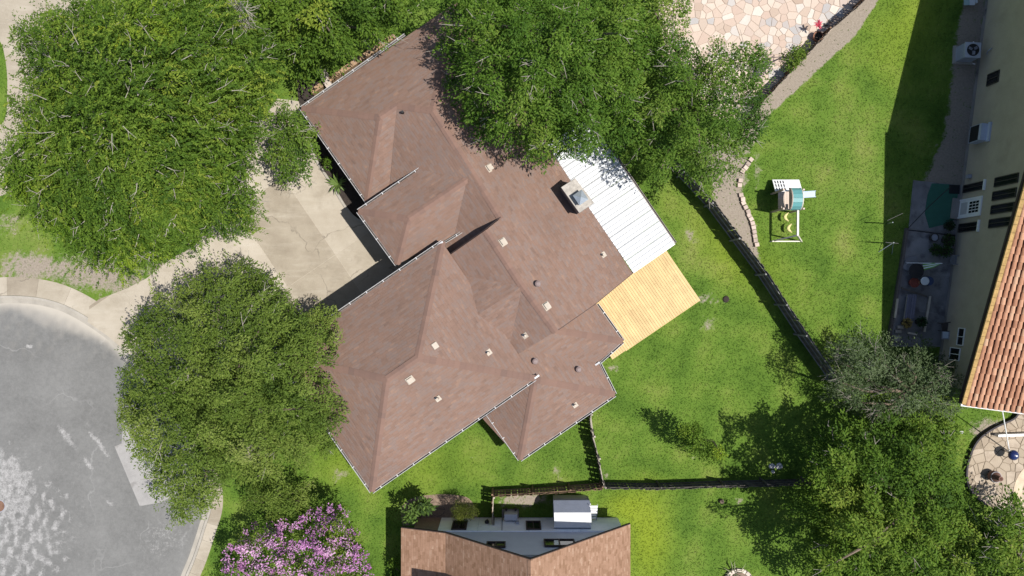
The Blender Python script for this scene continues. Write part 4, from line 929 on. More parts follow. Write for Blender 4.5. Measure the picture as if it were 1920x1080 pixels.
bt = thing('barrel', 'blue barrel with a round white lid on the shaded patio', 'barrel', P(1733, 527)); mb = MB(); mb.lathe(P(1732, 527, .05), [(.24, 0), (.27, .3), (.24, .62)], 14); mb.build('barrel_body', simple('navy_plastic', (.03, .05, .11), .5), bt); mb = MB(); mb.lathe(P(1734, 527, .67), [(.235, 0), (.235, .03), (.2, .045)], 18); mb.build('lid', simple('lid_white', (.55, .58, .58), .5, .1), bt)
tb = thing('patio_table', 'round black patio table beside the closed green umbrella', 'table', P(1718, 508)); mb = MB(); mb.lathe(P(1718, 508, .62), [(.42, 0), (.42, .03), (.40, .04)], 22); mb.build('table_top', m_dark, tb); mb = MB(); mb.tube([P(1718, 508, .05), P(1718, 508, .62)], .05, 8); mb.build('table_leg', m_dark, tb)
um = thing('closed_umbrella', 'closed green and white patio umbrella lying on the shaded patio', 'umbrella', P(1745, 497)); mb = MB(); a, b = P(1732, 501, .45), P(1765, 494, .75); mb.tube([P(1700, 493, .25), P(1767, 494, .78)], .025, 6); mb.build('pole', m_white, um)
m_ug = simple('umbrella_green', (.16, .36, .07), .7, .15)
for k in range(5):
    mb = MB(); t = k - 2; mb.tube([a + Vector((-.05, t * .07, 0)), (a + b) / 2 + Vector((0, t * .05, .03)), b], [.05, .045, .02], 6); mb.build('canopy_fold', m_ug if k % 2 == 0 else m_white, um)
def chair(px, label, ang, mat):
    q = P(*px, .05); c = thing('patio_chair', label, 'chair', q); u = Vector((math.cos(ang), math.sin(ang), 0)); w = Vector((-u.y, u.x, 0))
    for k in range(5): mb = MB(); mb.box(q - u * .24 + u * (k * .098) - w * .24 + Vector((0, 0, .4)), u * .085, w * .48, Vector((0, 0, .03))); mb.build('seat_slat', mat, c)
    for k in range(4): mb = MB(); mb.box(q + u * (.25 + k * .03) - w * .24 + Vector((0, 0, .46 + k * .11)), u * .03, w * .48, Vector((0, 0, .09))); mb.build('back_slat', mat, c)
    for s1 in (-1, 1):
        for s2 in (-1, 1): mb = MB(); mb.bar(q + u * s1 * .22 + w * s2 * .22, q + u * s1 * .22 + w * s2 * .22 + Vector((0, 0, .62 if s1 < 0 else .9)), .04); mb.build('leg', mat, c)
        mb = MB(); mb.bar(q - u * .24 + w * s1 * .24 + Vector((0, 0, .62)), q + u * .24 + w * s1 * .24 + Vector((0, 0, .62)), .05, .03); mb.build('armrest', mat, c)
m_greychair = simple('weathered_chair', (.19, .19, .20), .8, .2)
chair((1782, 488), 'grey slatted patio chair facing away from the stucco wall', 0.0, m_greychair); chair((1766, 612), 'dark slatted chair under the stucco wall near the grey green tree', 0.1, simple('dark_chair', (.07, .06, .055), .8, .2))
fc = thing('folded_chair', 'folded grey lounge chair lying flat at the patio edge', 'folded chair', P(1710, 491)); mb = MB(); mb.cbox(P(1708, 490, .1), .75, .5, .06, .25); mb.build('panel', m_greychair, fc); mb = MB(); mb.cbox(P(1700, 498, .17), .4, .5, .05, -.5); mb.build('panel', m_greychair, fc)
bc = thing('bench', 'long grey board bench on the shaded patio between white timbers', 'bench', P(1711, 575)); m_bench = simple('blue_grey_board', (.13, .13, .17), .8, .2, 2, .004, rv=.3)
for k in range(4): mb = MB(); a = P(1704 + k * 4.4, 552, .5); b = P(1698 + k * 4.4, 598, .5); mb.bar(a, b, .115, .035); mb.build('seat_board', m_bench, bc)
for py_ in (558, 592): mb = MB(); mb.bar(P(1700, py_, .25), P(1714, py_ + 1, .25), .06, .44); mb.build('leg', m_bench, bc)
for a, b, l_ in (((1683, 560), (1678, 596), 'short pale timber along the patio edge by the lawn'), ((1703, 552), (1696, 600), 'white timber lying along the left side of the grey bench'), ((1744, 555), (1733, 622), 'long pale timber right of the bench on the patio'), ((1702, 624), (1719, 627), 'short white timber lying crosswise by the patio steps'), ((1690, 540), (1738, 556), 'dark timber lying crosswise above the grey bench')):
    mb = MB(); mb.bar(P(*a, .3), P(*b, .3), .10 if 'dark' not in l_ else .08, .09); tag(mb.build('timber', simple('dark_timber', (.10, .085, .07), .9, .3) if 'dark' in l_ else simple('pale_timber', (.48, .42, .34), .85, .2)), l_, 'timber')
rw_ = thing('retaining_edge', 'dark timber edging between the sunny lawn and the shaded patio', 'edging', P(1686, 540))
for a, b in zip([(1700, 428), (1694, 470), (1686, 520), (1678, 570), (1670, 612)], [(1694, 470), (1686, 520), (1678, 570), (1670, 612), (1666, 648)]): mb = MB(); mb.bar(P(*a, .12), P(*b, .12), .14, .24); mb.build('edge_board', m_wood, rw_)
stp = thing('patio_steps', 'pale concrete block steps at the lower corner of the shaded patio', 'steps', P(1678, 628))
for k, p in enumerate(((1684, 613), (1681, 621), (1679, 634))): mb = MB(); mb.cbox(P(*p, 0), .34, .17 if k < 2 else .32, .30 - k * .06, -.05); mb.build('step_block', m_kerb, stp)
ub = thing('work_table', 'small table with a white and blue sheet below the corner window', 'table', P(1774, 628)); mb = MB(); mb.cbox(P(1776, 629, .7), .62, .42, .04, an + 1.57); mb.build('table_top', m_grey, ub)
for s1 in (-1, 1):
    for s2 in (-1, 1): q = P(1776, 629, .05); mb = MB(); mb.cbox(q + Vector((s1 * .25, s2 * .15, 0)), .05, .05, .64); mb.build('leg', m_dark, ub)
mb = MB(); mb.cbox(P(1773, 628, .745), .3, .34, .012, an + 1.57); tag(mb.build('paper_sheet', simple('paper', (.5, .55, .62), .7, .1)), 'pale sheet lying on the small table below the corner window', 'sheet')
cl = thing('clothes_post', 'thin leaning clothes line post with crossarms at the sunny lawn edge', 'clothes post', P(1672, 456)); q0, q1 = P(1664, 456, 0), P(1676, 455, 1.7)
mb = MB(); mb.tube([q0, q1], .03, 6); mb.build('post', m_galv, cl); mb = MB(); mb.bar(q1 + Vector((-.45, .02, 0)), q1 + Vector((.25, -.04, 0)), .022); mb.build('crossarm', m_dark, cl)
for s_ in ((-.5, -.5), (.25, -.6)): mb = MB(); mb.tube([q0 + Vector((s_[0], s_[1], .0)), q0 + Vector((0, 0, .7))], .02, 5); mb.build('brace', m_galv, cl)
q2 = P(1674, 417, 1.7); c2 = thing('clothes_post', 'second thin clothes line post, left of the green mat', 'clothes post', P(1666, 418)); mb = MB(); mb.tube([P(1664, 419, 0), q2], .03, 6); mb.build('post', m_galv, c2); mb = MB(); mb.bar(q2 + Vector((-.3, .1, 0)), q2 + Vector((.55, .5, 0)), .02); mb.build('crossarm', m_dark, c2)
mb = MB(); mb.tube([P(1701, 430, .3), P(1741, 388, 1.0), P(1782, 350, 2.1)], .022, 5); tag(mb.build('cable', m_dark), 'dark cable stretched across the green mat to the stucco wall', 'cable')
mb = MB(); mb.tube([P(1702, 431, .1), P(1786, 441, .12)], .025, 5); tag(mb.build('hose', m_dark), 'dark hose along the joint between the two patio slabs', 'hose')
mb = MB(); mb.prism(gpoly([(1668, 470), (1661, 476), (1668, 479), (1672, 474)]), 0, .04); 

# ------------------------------------------------------------------ pool patio things
gr = thing('kettle_grill', 'round dark blue kettle grill on the pool patio', 'grill', P(1885, 848)); q = P(1884, 848, 0)
mb = MB(); mb.lathe(q + Vector((0, 0, .72)), [(.02, -.22), (.18, -.17), (.285, 0), (.29, .02), (.275, .11), (.20, .2), (.08, .25), (.01, .26)], 22); mb.build('bowl', (lambda x: (x.b.inputs.__getitem__('Coat Weight').__setattr__('default_value', .6), x.fin((.012, .02, .09), .25, .5))[1])(N('blue_enamel')), gr, smooth=True)
for k in range(3): mb = MB(); t = k * 2.09 + .4; mb.bar(q + Vector((.27 * math.cos(t), .27 * math.sin(t), 0)), q + Vector((.14 * math.cos(t), .14 * math.sin(t), .6)), .03); mb.build('leg', m_dark, gr)
mb = MB(); mb.bar(q + Vector((-.22, .18, .75)), q + Vector((-.36, .28, .75)), .035); mb.build('handle', m_dark, gr); mb = MB(); mb.lathe(q + Vector((.03, 0, .97)), [(.05, 0), (.05, .03), (.03, .04)], 8); mb.build('lid_vent', m_white, gr)
cm = thing('chiminea', 'clay chiminea with open mouth on the pool patio', 'chiminea', P(1856, 890)); q = P(1856, 890, 0); mb = MB(); mb.lathe(q + Vector((0, 0, .1)), [(.18, 0), (.30, .18), (.33, .34), (.28, .5), (.15, .66), (.11, .78), (.13, .9), (.13, .91), (.085, .91), (.085, .5)], 20); mb.build('clay_body', simple('dusty_clay', (.17, .095, .075), .85, .25), cm, smooth=True)
for k in range(3): mb = MB(); t = k * 2.09; mb.bar(q + Vector((.26 * math.cos(t), .26 * math.sin(t), 0)), q + Vector((.2 * math.cos(t), .2 * math.sin(t), .2)), .03); mb.build('leg', m_dark, cm)
mb = MB(); mb.lathe(q + Vector((0, 0, .55)), [(.30, 0), (.31, .02), (.30, .04)], 18); mb.build('iron_ring', m_grey, cm)
mb = MB(); mb.bar(P(1868, 816, .25), P(1950, 813, .25), .13, .4); tag(mb.build('low_wall', m_white), 'low white wall with a square end crossing the pool patio', 'wall')
ar = spline([(1908, 772), (1898, 785), (1862, 802), (1832, 825), (1815, 860), (1811, 895), (1821, 922), (1848, 946)], 5); rwall = thing('garden_edge', 'dark curved edging wall around the pool patio', 'edging', P(1825, 850))
for a, b in zip(ar[:-1], ar[1:]): mb = MB(); mb.bar(P(*a, .12), P(*b, .12), .09, .3); mb.build('edge_block', simple('dark_edging', (.05, .045, .05), .85, .3) if a == ar[0] else bpy.data.materials['dark_edging'], rwall)
pl_ = thing('leaning_pole', 'thin pale pole from the tile roof eave down to the pool patio', 'pole', P(1896, 850)); mb = MB(); mb.tube([P(1893, 848, .02), P(1879, 768, 4.2)], .03, 6); mb.build('pole', m_white, pl_)
for p, r_, l_ in (((1871, 797), .16, 'round pale stepping stone by the dark curved edging'), ((1802, 810), .12, 'small round pale stone in the grass under the tile roof'), ((1447, 874), .2, 'flat white stone in the deep tree shade, left of its pair'), ((1461, 874), .22, 'flat white stone in the deep tree shade, right of its pair'), ((1449, 884), .12, 'small white stone just below the pair in the tree shade')):
    mb = MB(); q = P(*p, 0); mb.prism([(q.x + r_ * random.uniform(.8, 1.1) * math.cos(t), q.y + r_ * random.uniform(.7, 1) * math.sin(t)) for t in np.linspace(0, 5.6, 9)], 0, .05, .08); tag(mb.build('stepping_stone', simple('pale_stone', (.45, .44, .44), .9, .15) if 'pale_stone' not in bpy.data.materials else bpy.data.materials['pale_stone']), l_, 'stone')

# flower pots by the flagstone patio
pot((1529, 72), .42, .26, m_clay, 'large terracotta pot in the shadow of the boundary fence', None, 'plant_pot')
for p, sx_, l_ in (((1549, 46), .3, 'grey stone lying in the shadow beside the boundary fence, upper of two'), ((1557, 40), .26, 'grey stone lying in the shadow beside the boundary fence, nearer its top')):
    mb = MB(); mb.prism([(P(*p).x + sx_ * .6 * random.uniform(.7, 1) * math.cos(t), P(*p).y + sx_ * .45 * random.uniform(.7, 1) * math.sin(t)) for t in np.linspace(0, 5.5, 7)], 0, .16, .2); tag(mb.build('stone', m_oldconc), l_, 'stone')
mh = thing('manhole_cover', 'rusty round manhole cover in the pale patch of the asphalt', 'manhole cover', P(-1, 949)); mb = MB(); mb.lathe(P(-2, 949, -.12), [(.36, 0), (.36, .012), (.33, .014)], 24); mb.build('rim', m_grey, mh); mb = MB(); mb.lathe(P(-2, 949, -.106), [(.32, 0), (.32, .006)], 24); mb.build('lid', simple('rust', (.16, .09, .06), .9, .3), mh)
# stone ring at the bottom edge, stump in the lawn, low wall stub by the brown roof
fr = thing('stone_ring', 'ring of pale stones around a spiky plant at the bottom edge', 'planter', P(1384, 1088)); m_ring = simple('ring_stone', (.42, .36, .31), .9, .25, 5, .01, rv=.4)
for k in range(16):
    t = k * 2 * math.pi / 16; q = P(1384, 1090, 0) + Vector((.72 * math.cos(t), .66 * math.sin(t), 0)); mb = MB(); mb.cbox(q, .24, .2, .2 + random.uniform(-.03, .04), t + 1.57 + random.gauss(0, .1)); mb.build('stone_block', m_ring, fr)
mb = MB(); mb.prism([(P(1384, 1090).x + .66 * math.cos(t), P(1384, 1090).y + .6 * math.sin(t)) for t in np.linspace(0, 6, 16)], 0, .08); mb.build('soil', m_mulchpale, fr)
q = P(1352, 939, 0); mb = MB(); mb.lathe(q, [(.14, 0), (.12, .22), (.11, .23)], 9); tag(mb.build('tree_stump', m_bark), 'small dark stump in the grass below the long picket fence', 'stump')
q = P(1361, 561, 0); mb = MB(); mb.lathe(q, [(.2, 0), (.17, .08), (.06, .11)], 9); tag(mb.build('soil_mound', m_mulch), 'small dark mound in the lawn right of the pine deck', 'mound')
ws = thing('stone_wall', 'short pale stone wall stub at the corner of the brown roof', 'wall', P(606, 150))
for k in range(5):
    a = Vector((603, 130)) + Vector((18, 34)) * k / 5 * 1.0; mb = MB(); mb.cbox(P(a.x + 2, a.y + 5, 0), .5, .34, .85 + random.uniform(-.12, .1), -.97); mb.build('stone_block', m_ring, ws)
lg = thing('ledge', 'tan brick ledge between the hedge trees and the brown roof', 'wall', P(700, 90)); mb = MB(); mb.box(P(590, 180, 0), P(745, 75, 0) - P(590, 180, 0), -BX * .28, Vector((0, 0, .5))); mb.build('brick_course', simple('ledge_brick', (.30, .20, .12), .9, .3, 6, .01), lg)
# ------------------------------------------------------------------ foliage
def leaf_verts(pos, d, L, Wd, rng, up=.7):
    n = len(pos); nr = rng.normal(size=(n, 3)); nr[:, 2] += up * 1.6; d = d / (np.linalg.norm(d, axis=1, keepdims=True) + 1e-9)
    s = np.cross(d, nr); s /= np.linalg.norm(s, axis=1, keepdims=True) + 1e-9
    nn = np.cross(s, d); L, Wd = L[:, None], Wd[:, None]
    tip = pos + d * L - nn * L * .12
    V = np.stack([pos, pos + d * L * .45 + s * Wd * .5 + nn * L * .04, tip, pos + d * L * .45 - s * Wd * .5 + nn * L * .04], 1).reshape(-1, 3)
    return V
def leaf_mesh(name, parts, mat=None):
    V = np.concatenate([p[0] for p in parts]); C = np.concatenate([np.repeat(p[1], 4, 0) for p in parts]); F = np.arange(len(V)).reshape(-1, 4)
    return np_mesh(name, V, F, mat or m_leaf, dict(Col=np.clip(C, .002, .95)))
def samp(poly, n, rng):
    pa = np.array(poly, float); lo, hi = pa.min(0), pa.max(0); out = np.zeros((0, 2))
    while len(out) < n:
        q = rng.uniform(lo, hi, (n * 2, 2)); out = np.concatenate([out, q[inpoly(q, poly)]])
    return out[:n]
def palette(cols, t):
    cols = np.array(cols); t = np.clip(t, 0, .999) * (len(cols) - 1); i = t.astype(int); f = (t - i)[:, None]; return cols[i] * (1 - f) + cols[i + 1] * f
def crown(poly, h0, h1, D, nclump, per, rc, leaf, cols, seed, lumps=.7, frond=False, under=.4, lump_scale=70, shape=.5, flat=.6, spread=1.0, holes=None, sup=40, puff=.75, jit=.18, inset=8, tv=1.0):
    """clumps of leaves through the crown's upper shell and its inside; returns leaf geometry and clump centres"""
    rng = np.random.default_rng(seed); xy = poisson([tuple(p) for p in poly], nclump, rng) if frond else samp(poly, nclump, rng); ek = edgedist(xy, poly) > np.minimum(inset, D * .3) * rng.uniform(.1, 1.3, len(xy)) * (1 + .5 * Noise(45, seed + 3)(xy)); xy = xy[ek] if ek.sum() > 3 else xy; nz = Noise(lump_scale, seed); n2 = Noise(lump_scale * 2.6, seed + 50)
    if holes is not None:
        keep = np.ones(len(xy), bool)
        for hx, hy, hr in holes: keep &= np.hypot(xy[:, 0] - hx, xy[:, 1] - hy) > hr
        xy = xy[keep]
    dn = np.clip(edgedist(xy, poly) / D, 0, 1); dome = np.sqrt(1 - (1 - dn) ** 2)
    h = h0 + (h1 - h0) * dome ** (shape * 2) + nz(xy) * lumps * (.35 + .65 * dome)
    pa = np.array(poly, float); ns = max(4, int(area([tuple(p) for p in pa]) / (sup * sup))); sc_ = samp(poly, ns, rng); R = sup * rng.uniform(.75, 1.35, ns)
    dd = np.hypot(xy[:, None, 0] - sc_[None, :, 0], xy[:, None, 1] - sc_[None, :, 1]) / R[None]; k_ = dd.argmin(1); dm = dd.min(1)
    h = h + puff * (np.sqrt(np.clip(1 - dm ** 2, 0, 1)) - .55) * (1 + .0 * dm) + rng.normal(0, .22, ns)[k_] * min(1, puff * 2)
    un = rng.uniform(size=len(xy)) < under; h = np.where(un, h - rng.uniform(.7, 2.2, len(xy)), h + rng.uniform(-1, .6, len(xy)) * jit); h = np.maximum(h, .5)
    c = PA(xy, h); m = len(c); ctr = c.mean(0); out = c - ctr; out[:, 2] = 0; out /= np.linalg.norm(out, axis=1, keepdims=True) + 1e-6
    tone = .50 + tv * (.13 * n2(xy) + .08 * nz(xy) + rng.normal(0, .10, m) + rng.normal(0, .09, ns)[k_])
    if frond:
        tw = 3; base = np.repeat(c, tw, 0); o2 = np.repeat(out, tw, 0); an = np.repeat(Noise(110, seed + 7)(xy) * 1.3, tw) + rng.normal(0, .55, m * tw); fld = np.stack([np.cos(an), np.sin(an), 0 * an], 1)
        dirs = fld * .8 + o2 * .55 + rng.normal(size=(m * tw, 3)) * (.35, .35, .25) + (0, 0, .14); dirs /= np.linalg.norm(dirs, axis=1, keepdims=True); base = base + rng.normal(size=base.shape) * (.32, .32, .15)
        k = per; tl = rng.uniform(.6, 1.25, m * tw) * rc * 1.7; t = np.linspace(.08, 1, k); B = np.repeat(base, k, 0); Dd = np.repeat(dirs, k, 0); T = np.tile(t, m * tw); TL = np.repeat(tl, k)
        pos = B + Dd * (T * TL)[:, None]; pos[:, 2] -= (T ** 2) * .36 * TL; side = np.cross(Dd, (0, 0, 1)); sg = np.where(np.arange(len(pos)) % 2, 1, -1)[:, None]
        ld = Dd * .8 + side * sg * .55 + rng.normal(size=pos.shape) * .2; ld[:, 2] -= .2
        tn = np.repeat(np.repeat(tone, tw) + rng.normal(0, .15, m * tw), k) + rng.normal(0, .05, len(pos)) + .14 * (T - .5)
    else:
        k = per; v = rng.normal(size=(m * k, 3)); v /= np.linalg.norm(v, axis=1, keepdims=True); v[:, 2] = np.where(v[:, 2] < -.3, -v[:, 2], v[:, 2])
        r = rng.uniform(.25, 1, m * k) ** .6; rr = np.repeat(rng.uniform(.6, 1.35, m) * rc, k); pos = np.repeat(c, k, 0) + v * (r * rr)[:, None] * (spread, spread, flat)
        ld = v * .7 + rng.normal(size=v.shape) * .8; tn = np.repeat(tone, k) + rng.normal(0, .13 * (.4 + .6 * tv), len(pos))
    n = len(pos); L = leaf[0] * rng.uniform(.65, 1.35, n); Wd = leaf[1] * rng.uniform(.7, 1.3, n)
    return (leaf_verts(pos, ld, L, Wd, rng), palette(cols, tn) * rng.uniform(.85, 1.15, (n, 1))), c, out
def poisson(poly, sp, rng, vary=.35):
    q = samp(poly, int(area([tuple(p) for p in poly]) / (sp * sp) * 14) + 20, rng); out = np.zeros((0, 2)); keep = []
    R = sp * rng.uniform(1 - vary, 1 + vary, len(q))
    for i in range(len(q)):
        if len(keep) == 0 or (np.hypot(*(q[keep] - q[i]).T) > R[i]).all(): keep.append(i)
    return q[keep]
def boughs(poly, h0, h1, D, sp, rc, per, leaf, cols, seed, lumps=.8, jit=.9, under=.5, lump_scale=70, tv=.7, sup=60, puff=.8, inset=6, holes=None, up=1.1, asp=1.5, drop=1.5, upd=.9):
    """irregular drooping boughs packed over the crown, gaps between them, and a looser layer of leaves beneath"""
    rng = np.random.default_rng(seed); pl = [tuple(p) for p in poly]; nz = Noise(lump_scale, seed); n2 = Noise(lump_scale * 2.6, seed + 50); ne = Noise(40, seed + 3)
    def put(sp_, low):
        xy = poisson(pl, sp_, rng); xy = xy[edgedist(xy, pl) > inset * (1 + .6 * ne(xy))]
        if holes:
            for hx, hy, hr in holes: xy = xy[np.hypot(xy[:, 0] - hx, xy[:, 1] - hy) > hr]
        dn = np.clip(edgedist(xy, pl) / D, 0, 1); dome = np.sqrt(1 - (1 - dn) ** 2); h = h0 + (h1 - h0) * dome + nz(xy) * lumps * (.3 + .7 * dome) + rng.uniform(-1, .5, len(xy)) * jit
        if low: h = h - drop - rng.uniform(0, .6, len(xy))
        return xy, np.maximum(h, .6)
    A1, A2 = put(sp, False), put(sp * .9, True); xy = np.concatenate([A1[0], A2[0]]); h = np.concatenate([A1[1], A2[1]]); lowm = np.arange(len(xy)) >= len(A1[0])
    if under <= 0: xy, h, lowm = xy[~lowm], h[~lowm], lowm[~lowm]
    c = PA(xy, h); m = len(c); out = c - c.mean(0); out[:, 2] = 0; out /= np.linalg.norm(out, axis=1, keepdims=True) + 1e-6
    tone = .5 + tv * (.14 * n2(xy) + .08 * nz(xy) + rng.normal(0, .13, m))
    R = rc * rng.uniform(.65, 1.4, m); an = np.arctan2(out[:, 1], out[:, 0]) + rng.normal(0, .8, m); cnt = np.maximum(8, (per * (R / rc) ** 2 * np.where(lowm, under, 1.0)).astype(int)); idx = np.repeat(np.arange(m), cnt); n = len(idx)
    rr = rng.uniform(0, 1, n) ** .55; th = rng.uniform(0, 2 * np.pi, n); wob = 1 + .28 * np.sin(3 * th + idx * 1.7) + .18 * np.sin(5 * th + idx * 2.9); Rm = R[idx] * np.where(lowm[idx], 1.35, 1.0)
    a = rr * np.cos(th) * wob * Rm * asp ** .5; b = rr * np.sin(th) * wob * Rm / asp ** .5; ca, sa = np.cos(an)[idx], np.sin(an)[idx]
    pos = c[idx] + np.stack([a * ca - b * sa, a * sa + b * ca, (.42 - .75 * rr ** 2) * Rm * upd + rng.normal(0, .10, n)], 1)
    ld = np.stack([ca * .5 + (a * ca - b * sa) / Rm, sa * .5 + (a * sa + b * ca) / Rm, -.25 * rr], 1) + rng.normal(size=(n, 3)) * (.6, .6, .3)
    tn = tone[idx] + rng.normal(0, .10, n) + .10 * (rr - .5); L = leaf[0] * rng.uniform(.65, 1.35, n); Wd = leaf[1] * rng.uniform(.7, 1.3, n)
    return (leaf_verts(pos, ld, L, Wd, rng, up), palette(cols, tn) * rng.uniform(.86, 1.14, (n, 1))), c[~lowm] if (~lowm).any() else c, out[~lowm] if (~lowm).any() else out
def tree(name, label, cat, crowns, trunk_px, h, rtrunk=.22, bark=None, twigs=0, limbs=7, group=None, seed=1, twig_r=.02, twig_h=(0.3, .9)):
    rng = np.random.default_rng(seed); bark = bark or m_bark; base = P(*trunk_px, 0); t = thing(name, label, cat, base, group); parts = [c[0] for c in crowns]
    link('crown', leaf_mesh('crown', parts), t)
    C = np.concatenate([c[1] for c in crowns]); O = np.concatenate([c[2] for c in crowns])
    mb = MB(); fork = base + Vector((rng.normal(0, .2), rng.normal(0, .2), h * .32)); mb.tube([base - Vector((0, 0, .1)), base + (fork - base) * .5 + Vector((.05, 0, 0)), fork], [rtrunk * 1.25, rtrunk, rtrunk * .85], 9); tr = mb.build('trunk', bark, t)
    hi = C[C[:, 2] > np.percentile(C[:, 2], 35)]; sel = []
    for _ in range(limbs):
        cand = hi[rng.integers(0, len(hi), 12)]; best = max(cand, key=lambda q: min([np.hypot(*(q - s)[:2]) for s in sel] + [99])); sel.append(best)
        tip = Vector(best) - Vector((0, 0, .25)); mid = fork.lerp(tip, .5) + Vector((rng.normal(0, .25), rng.normal(0, .25), h * .06))
        mb = MB(); mb.tube([fork - Vector((0, 0, .15)), mid, tip], [rtrunk * .6, rtrunk * .35, .03], 6); mb.build('limb', bark, t)
    if twigs:
        mb = MB(); idx = rng.integers(0, len(C), twigs)
        for i in idx:
            p = Vector(C[i]) - Vector((0, 0, rng.uniform(.1, .55))); d = (Vector(O[i]) * .8 + Vector(rng.normal(0, .55, 3))); d.z = abs(d.z) * .25 + .05; d.normalize(); Lt = rng.uniform(.35, 1.1)
            q = p + d * Lt * .5 + Vector(rng.normal(0, .06, 3)); e = p + d * Lt; mb.tube([p, q, e], [twig_r, twig_r * .75, twig_r * .35], 4, False)
            if rng.uniform() < .7: s_ = d.cross(Vector((0, 0, 1))) * rng.choice((-1, 1)); mb.tube([q, q + (d + s_ * .8) * Lt * .35], [twig_r * .65, twig_r * .3], 4, False)
        mb.build('twigs', m_palebark, t)['kind'] = 'stuff'
    return t
GR_A = [(.028, .062, .009), (.052, .102, .012), (.080, .142, .016), (.122, .188, .022), (.195, .24, .03)]
GR_Y = [(.075, .145, .014), (.12, .20, .018), (.19, .26, .022), (.30, .34, .025)]
GR_OAK = [(.046, .078, .018), (.074, .116, .024), (.105, .152, .033), (.15, .195, .048), (.22, .25, .09)]
GR_B = [(.032, .070, .011), (.056, .110, .015), (.088, .155, .020), (.135, .20, .030), (.21, .255, .05)]
GR_GY = [(.036, .060, .024), (.06, .092, .036), (.095, .132, .058), (.16, .195, .11)]
T1 = [(70, 20), (130, 5), (200, -20), (300, -40), (420, -30), (470, 30), (515, 70), (532, 110), (522, 165), (503, 215), (488, 260), (468, 300), (470, 345), (500, 380), (478, 408), (455, 440), (380, 448), (350, 462), (310, 480), (270, 500), (225, 505), (160, 490), (110, 450), (60, 400), (20, 365), (0, 320), (5, 260), (40, 250), (30, 220), (10, 210), (20, 185), (50, 175), (40, 120), (25, 80), (30, 40)]
tree('ash_tree', 'huge feathery bright green tree filling the upper left corner', 'tree',
     [boughs(T1, 4.0, 9.0, 190, 20, .46, 150, (.135, .06), GR_A, 11, .7, 1.1, inset=8, lump_scale=62, asp=1.9), crown(T1, 4.6, 9.8, 190, 15, 17, .46, (.125, .058), GR_A, 111, .7, True, .12, 62, sup=40, puff=1.0, jit=.9, inset=14, tv=.8),
      crown([(215, 30), (330, 15), (345, 60), (260, 75), (215, 60)], 8.0, 9.0, 30, 13, 20, .5, (.125, .05), GR_Y, 12, .2, True, .1),
      crown([(20, 250), (70, 250), (110, 330), (110, 450), (40, 390), (5, 320)], 5.8, 6.8, 40, 12, 20, .5, (.125, .05), GR_Y[:3], 13, .3, True, .1),
      crown([(90, 400), (230, 420), (320, 440), (270, 500), (180, 490), (110, 450)], 6.0, 7.0, 40, 12, 20, .5, (.125, .05), GR_Y[:3], 14, .3, True, .1)], (262, 262), 9.5, .34, twigs=420, seed=3, twig_r=.017)
T1b = [(440, -40), (800, -40), (775, 30), (735, 62), (700, 92), (660, 112), (625, 128), (608, 120), (590, 150), (560, 165), (545, 130), (530, 85), (480, 35)]
tree('hedge_tree', 'dense leafy green tree along the back edge of the brown roof', 'tree', [boughs(T1b, 3.4, 6.0, 80, 21, .44, 150, (.15, .085), GR_A, 21, .7, 1.0, inset=10)], (610, 30), 6.2, .2, twigs=30, seed=4)
T1c = [(500, 225), (540, 195), (575, 205), (597, 255), (586, 290), (572, 340), (540, 345), (510, 315), (495, 275)]
tree('small_tree', 'small leafy tree overhanging the driveway next to the planting bed', 'tree', [boughs(T1c, 2.4, 4.2, 45, 17, .36, 110, (.13, .07), GR_B, 22, .4, .5, inset=6, lump_scale=40, holes=[(520, 240, 10)])], (566, 268), 4.2, .1, twigs=25, seed=5, limbs=5)
pd = [(415, -10), (450, -20), (475, 35), (455, 60), (440, 30)]
tree('bare_tree', 'grey leafless branches poking through the green crowns at the top edge', 'dead tree', [crown([(420, -20), (465, -20), (470, 30), (440, 50)], 6, 7.2, 20, 10, 25, .4, (.10, .04), GR_GY, 23, .3)], (440, 10), 7, .1, bark=m_palebark, twigs=70, seed=6, limbs=10)
T3a = [(832, -40), (1215, -40), (1225, 60), (1215, 170), (1190, 250), (1175, 305), (1130, 292), (1070, 292), (1030, 312), (990, 305), (955, 285), (925, 268), (890, 262), (872, 225), (850, 180), (835, 120), (828, 60)]
T3b = [(1190, -40), (1288, -40), (1300, 30), (1290, 70), (1325, 105), (1355, 78), (1420, 82), (1455, 105), (1440, 175), (1448, 240), (1398, 282), (1372, 340), (1342, 374), (1315, 360), (1280, 328), (1232, 348), (1185, 310), (1165, 255), (1190, 150)]
tree('elm_tree', 'tall spreading green tree shading the back slope of the brown roof', 'tree', [boughs(T3a, 4.6, 9.4, 150, 23, .46, 165, (.15, .066), [(q[0] * .78, q[1] * .88, q[2] * .75) for q in GR_B], 31, .9, 1.3, inset=10, holes=[(1040, 235, 9), (895, 250, 10)])], (1030, 110), 9.5, .32, twigs=170, seed=7, limbs=9)
tree('pecan_tree', 'broad green tree hanging over the metal patio cover and the diagonal fence', 'tree', [boughs(T3b, 3.6, 7.2, 110, 21, .43, 150, (.145, .064), [(q[0] * .82, q[1] * .90, q[2] * .82) for q in GR_B], 32, .8, 1.1, inset=9, holes=[(1345, 300, 12), (1375, 340, 12), (1340, 330, 8)])], (1290, 200), 7.4, .26, twigs=120, seed=8, limbs=8)
sh = [(1462, 118), (1472, 95), (1500, 72), (1515, 85), (1508, 110), (1485, 135)]
tree('garden_shrub', 'small leafy shrub leaning over the boundary fence by the flagstones', 'shrub', [crown(sh, 1.6, 2.4, 20, 20, 80, .35, (.11, .06), GR_B, 33, .3)], (1480, 110), 2.2, .04, seed=9, limbs=4)
GR_B = [(q[0] * .86, q[1] * .90, q[2] * .72) for q in GR_B]; GR_OAK = [(q[0] * .92, q[1] * .97, q[2] * .68) for q in GR_OAK]
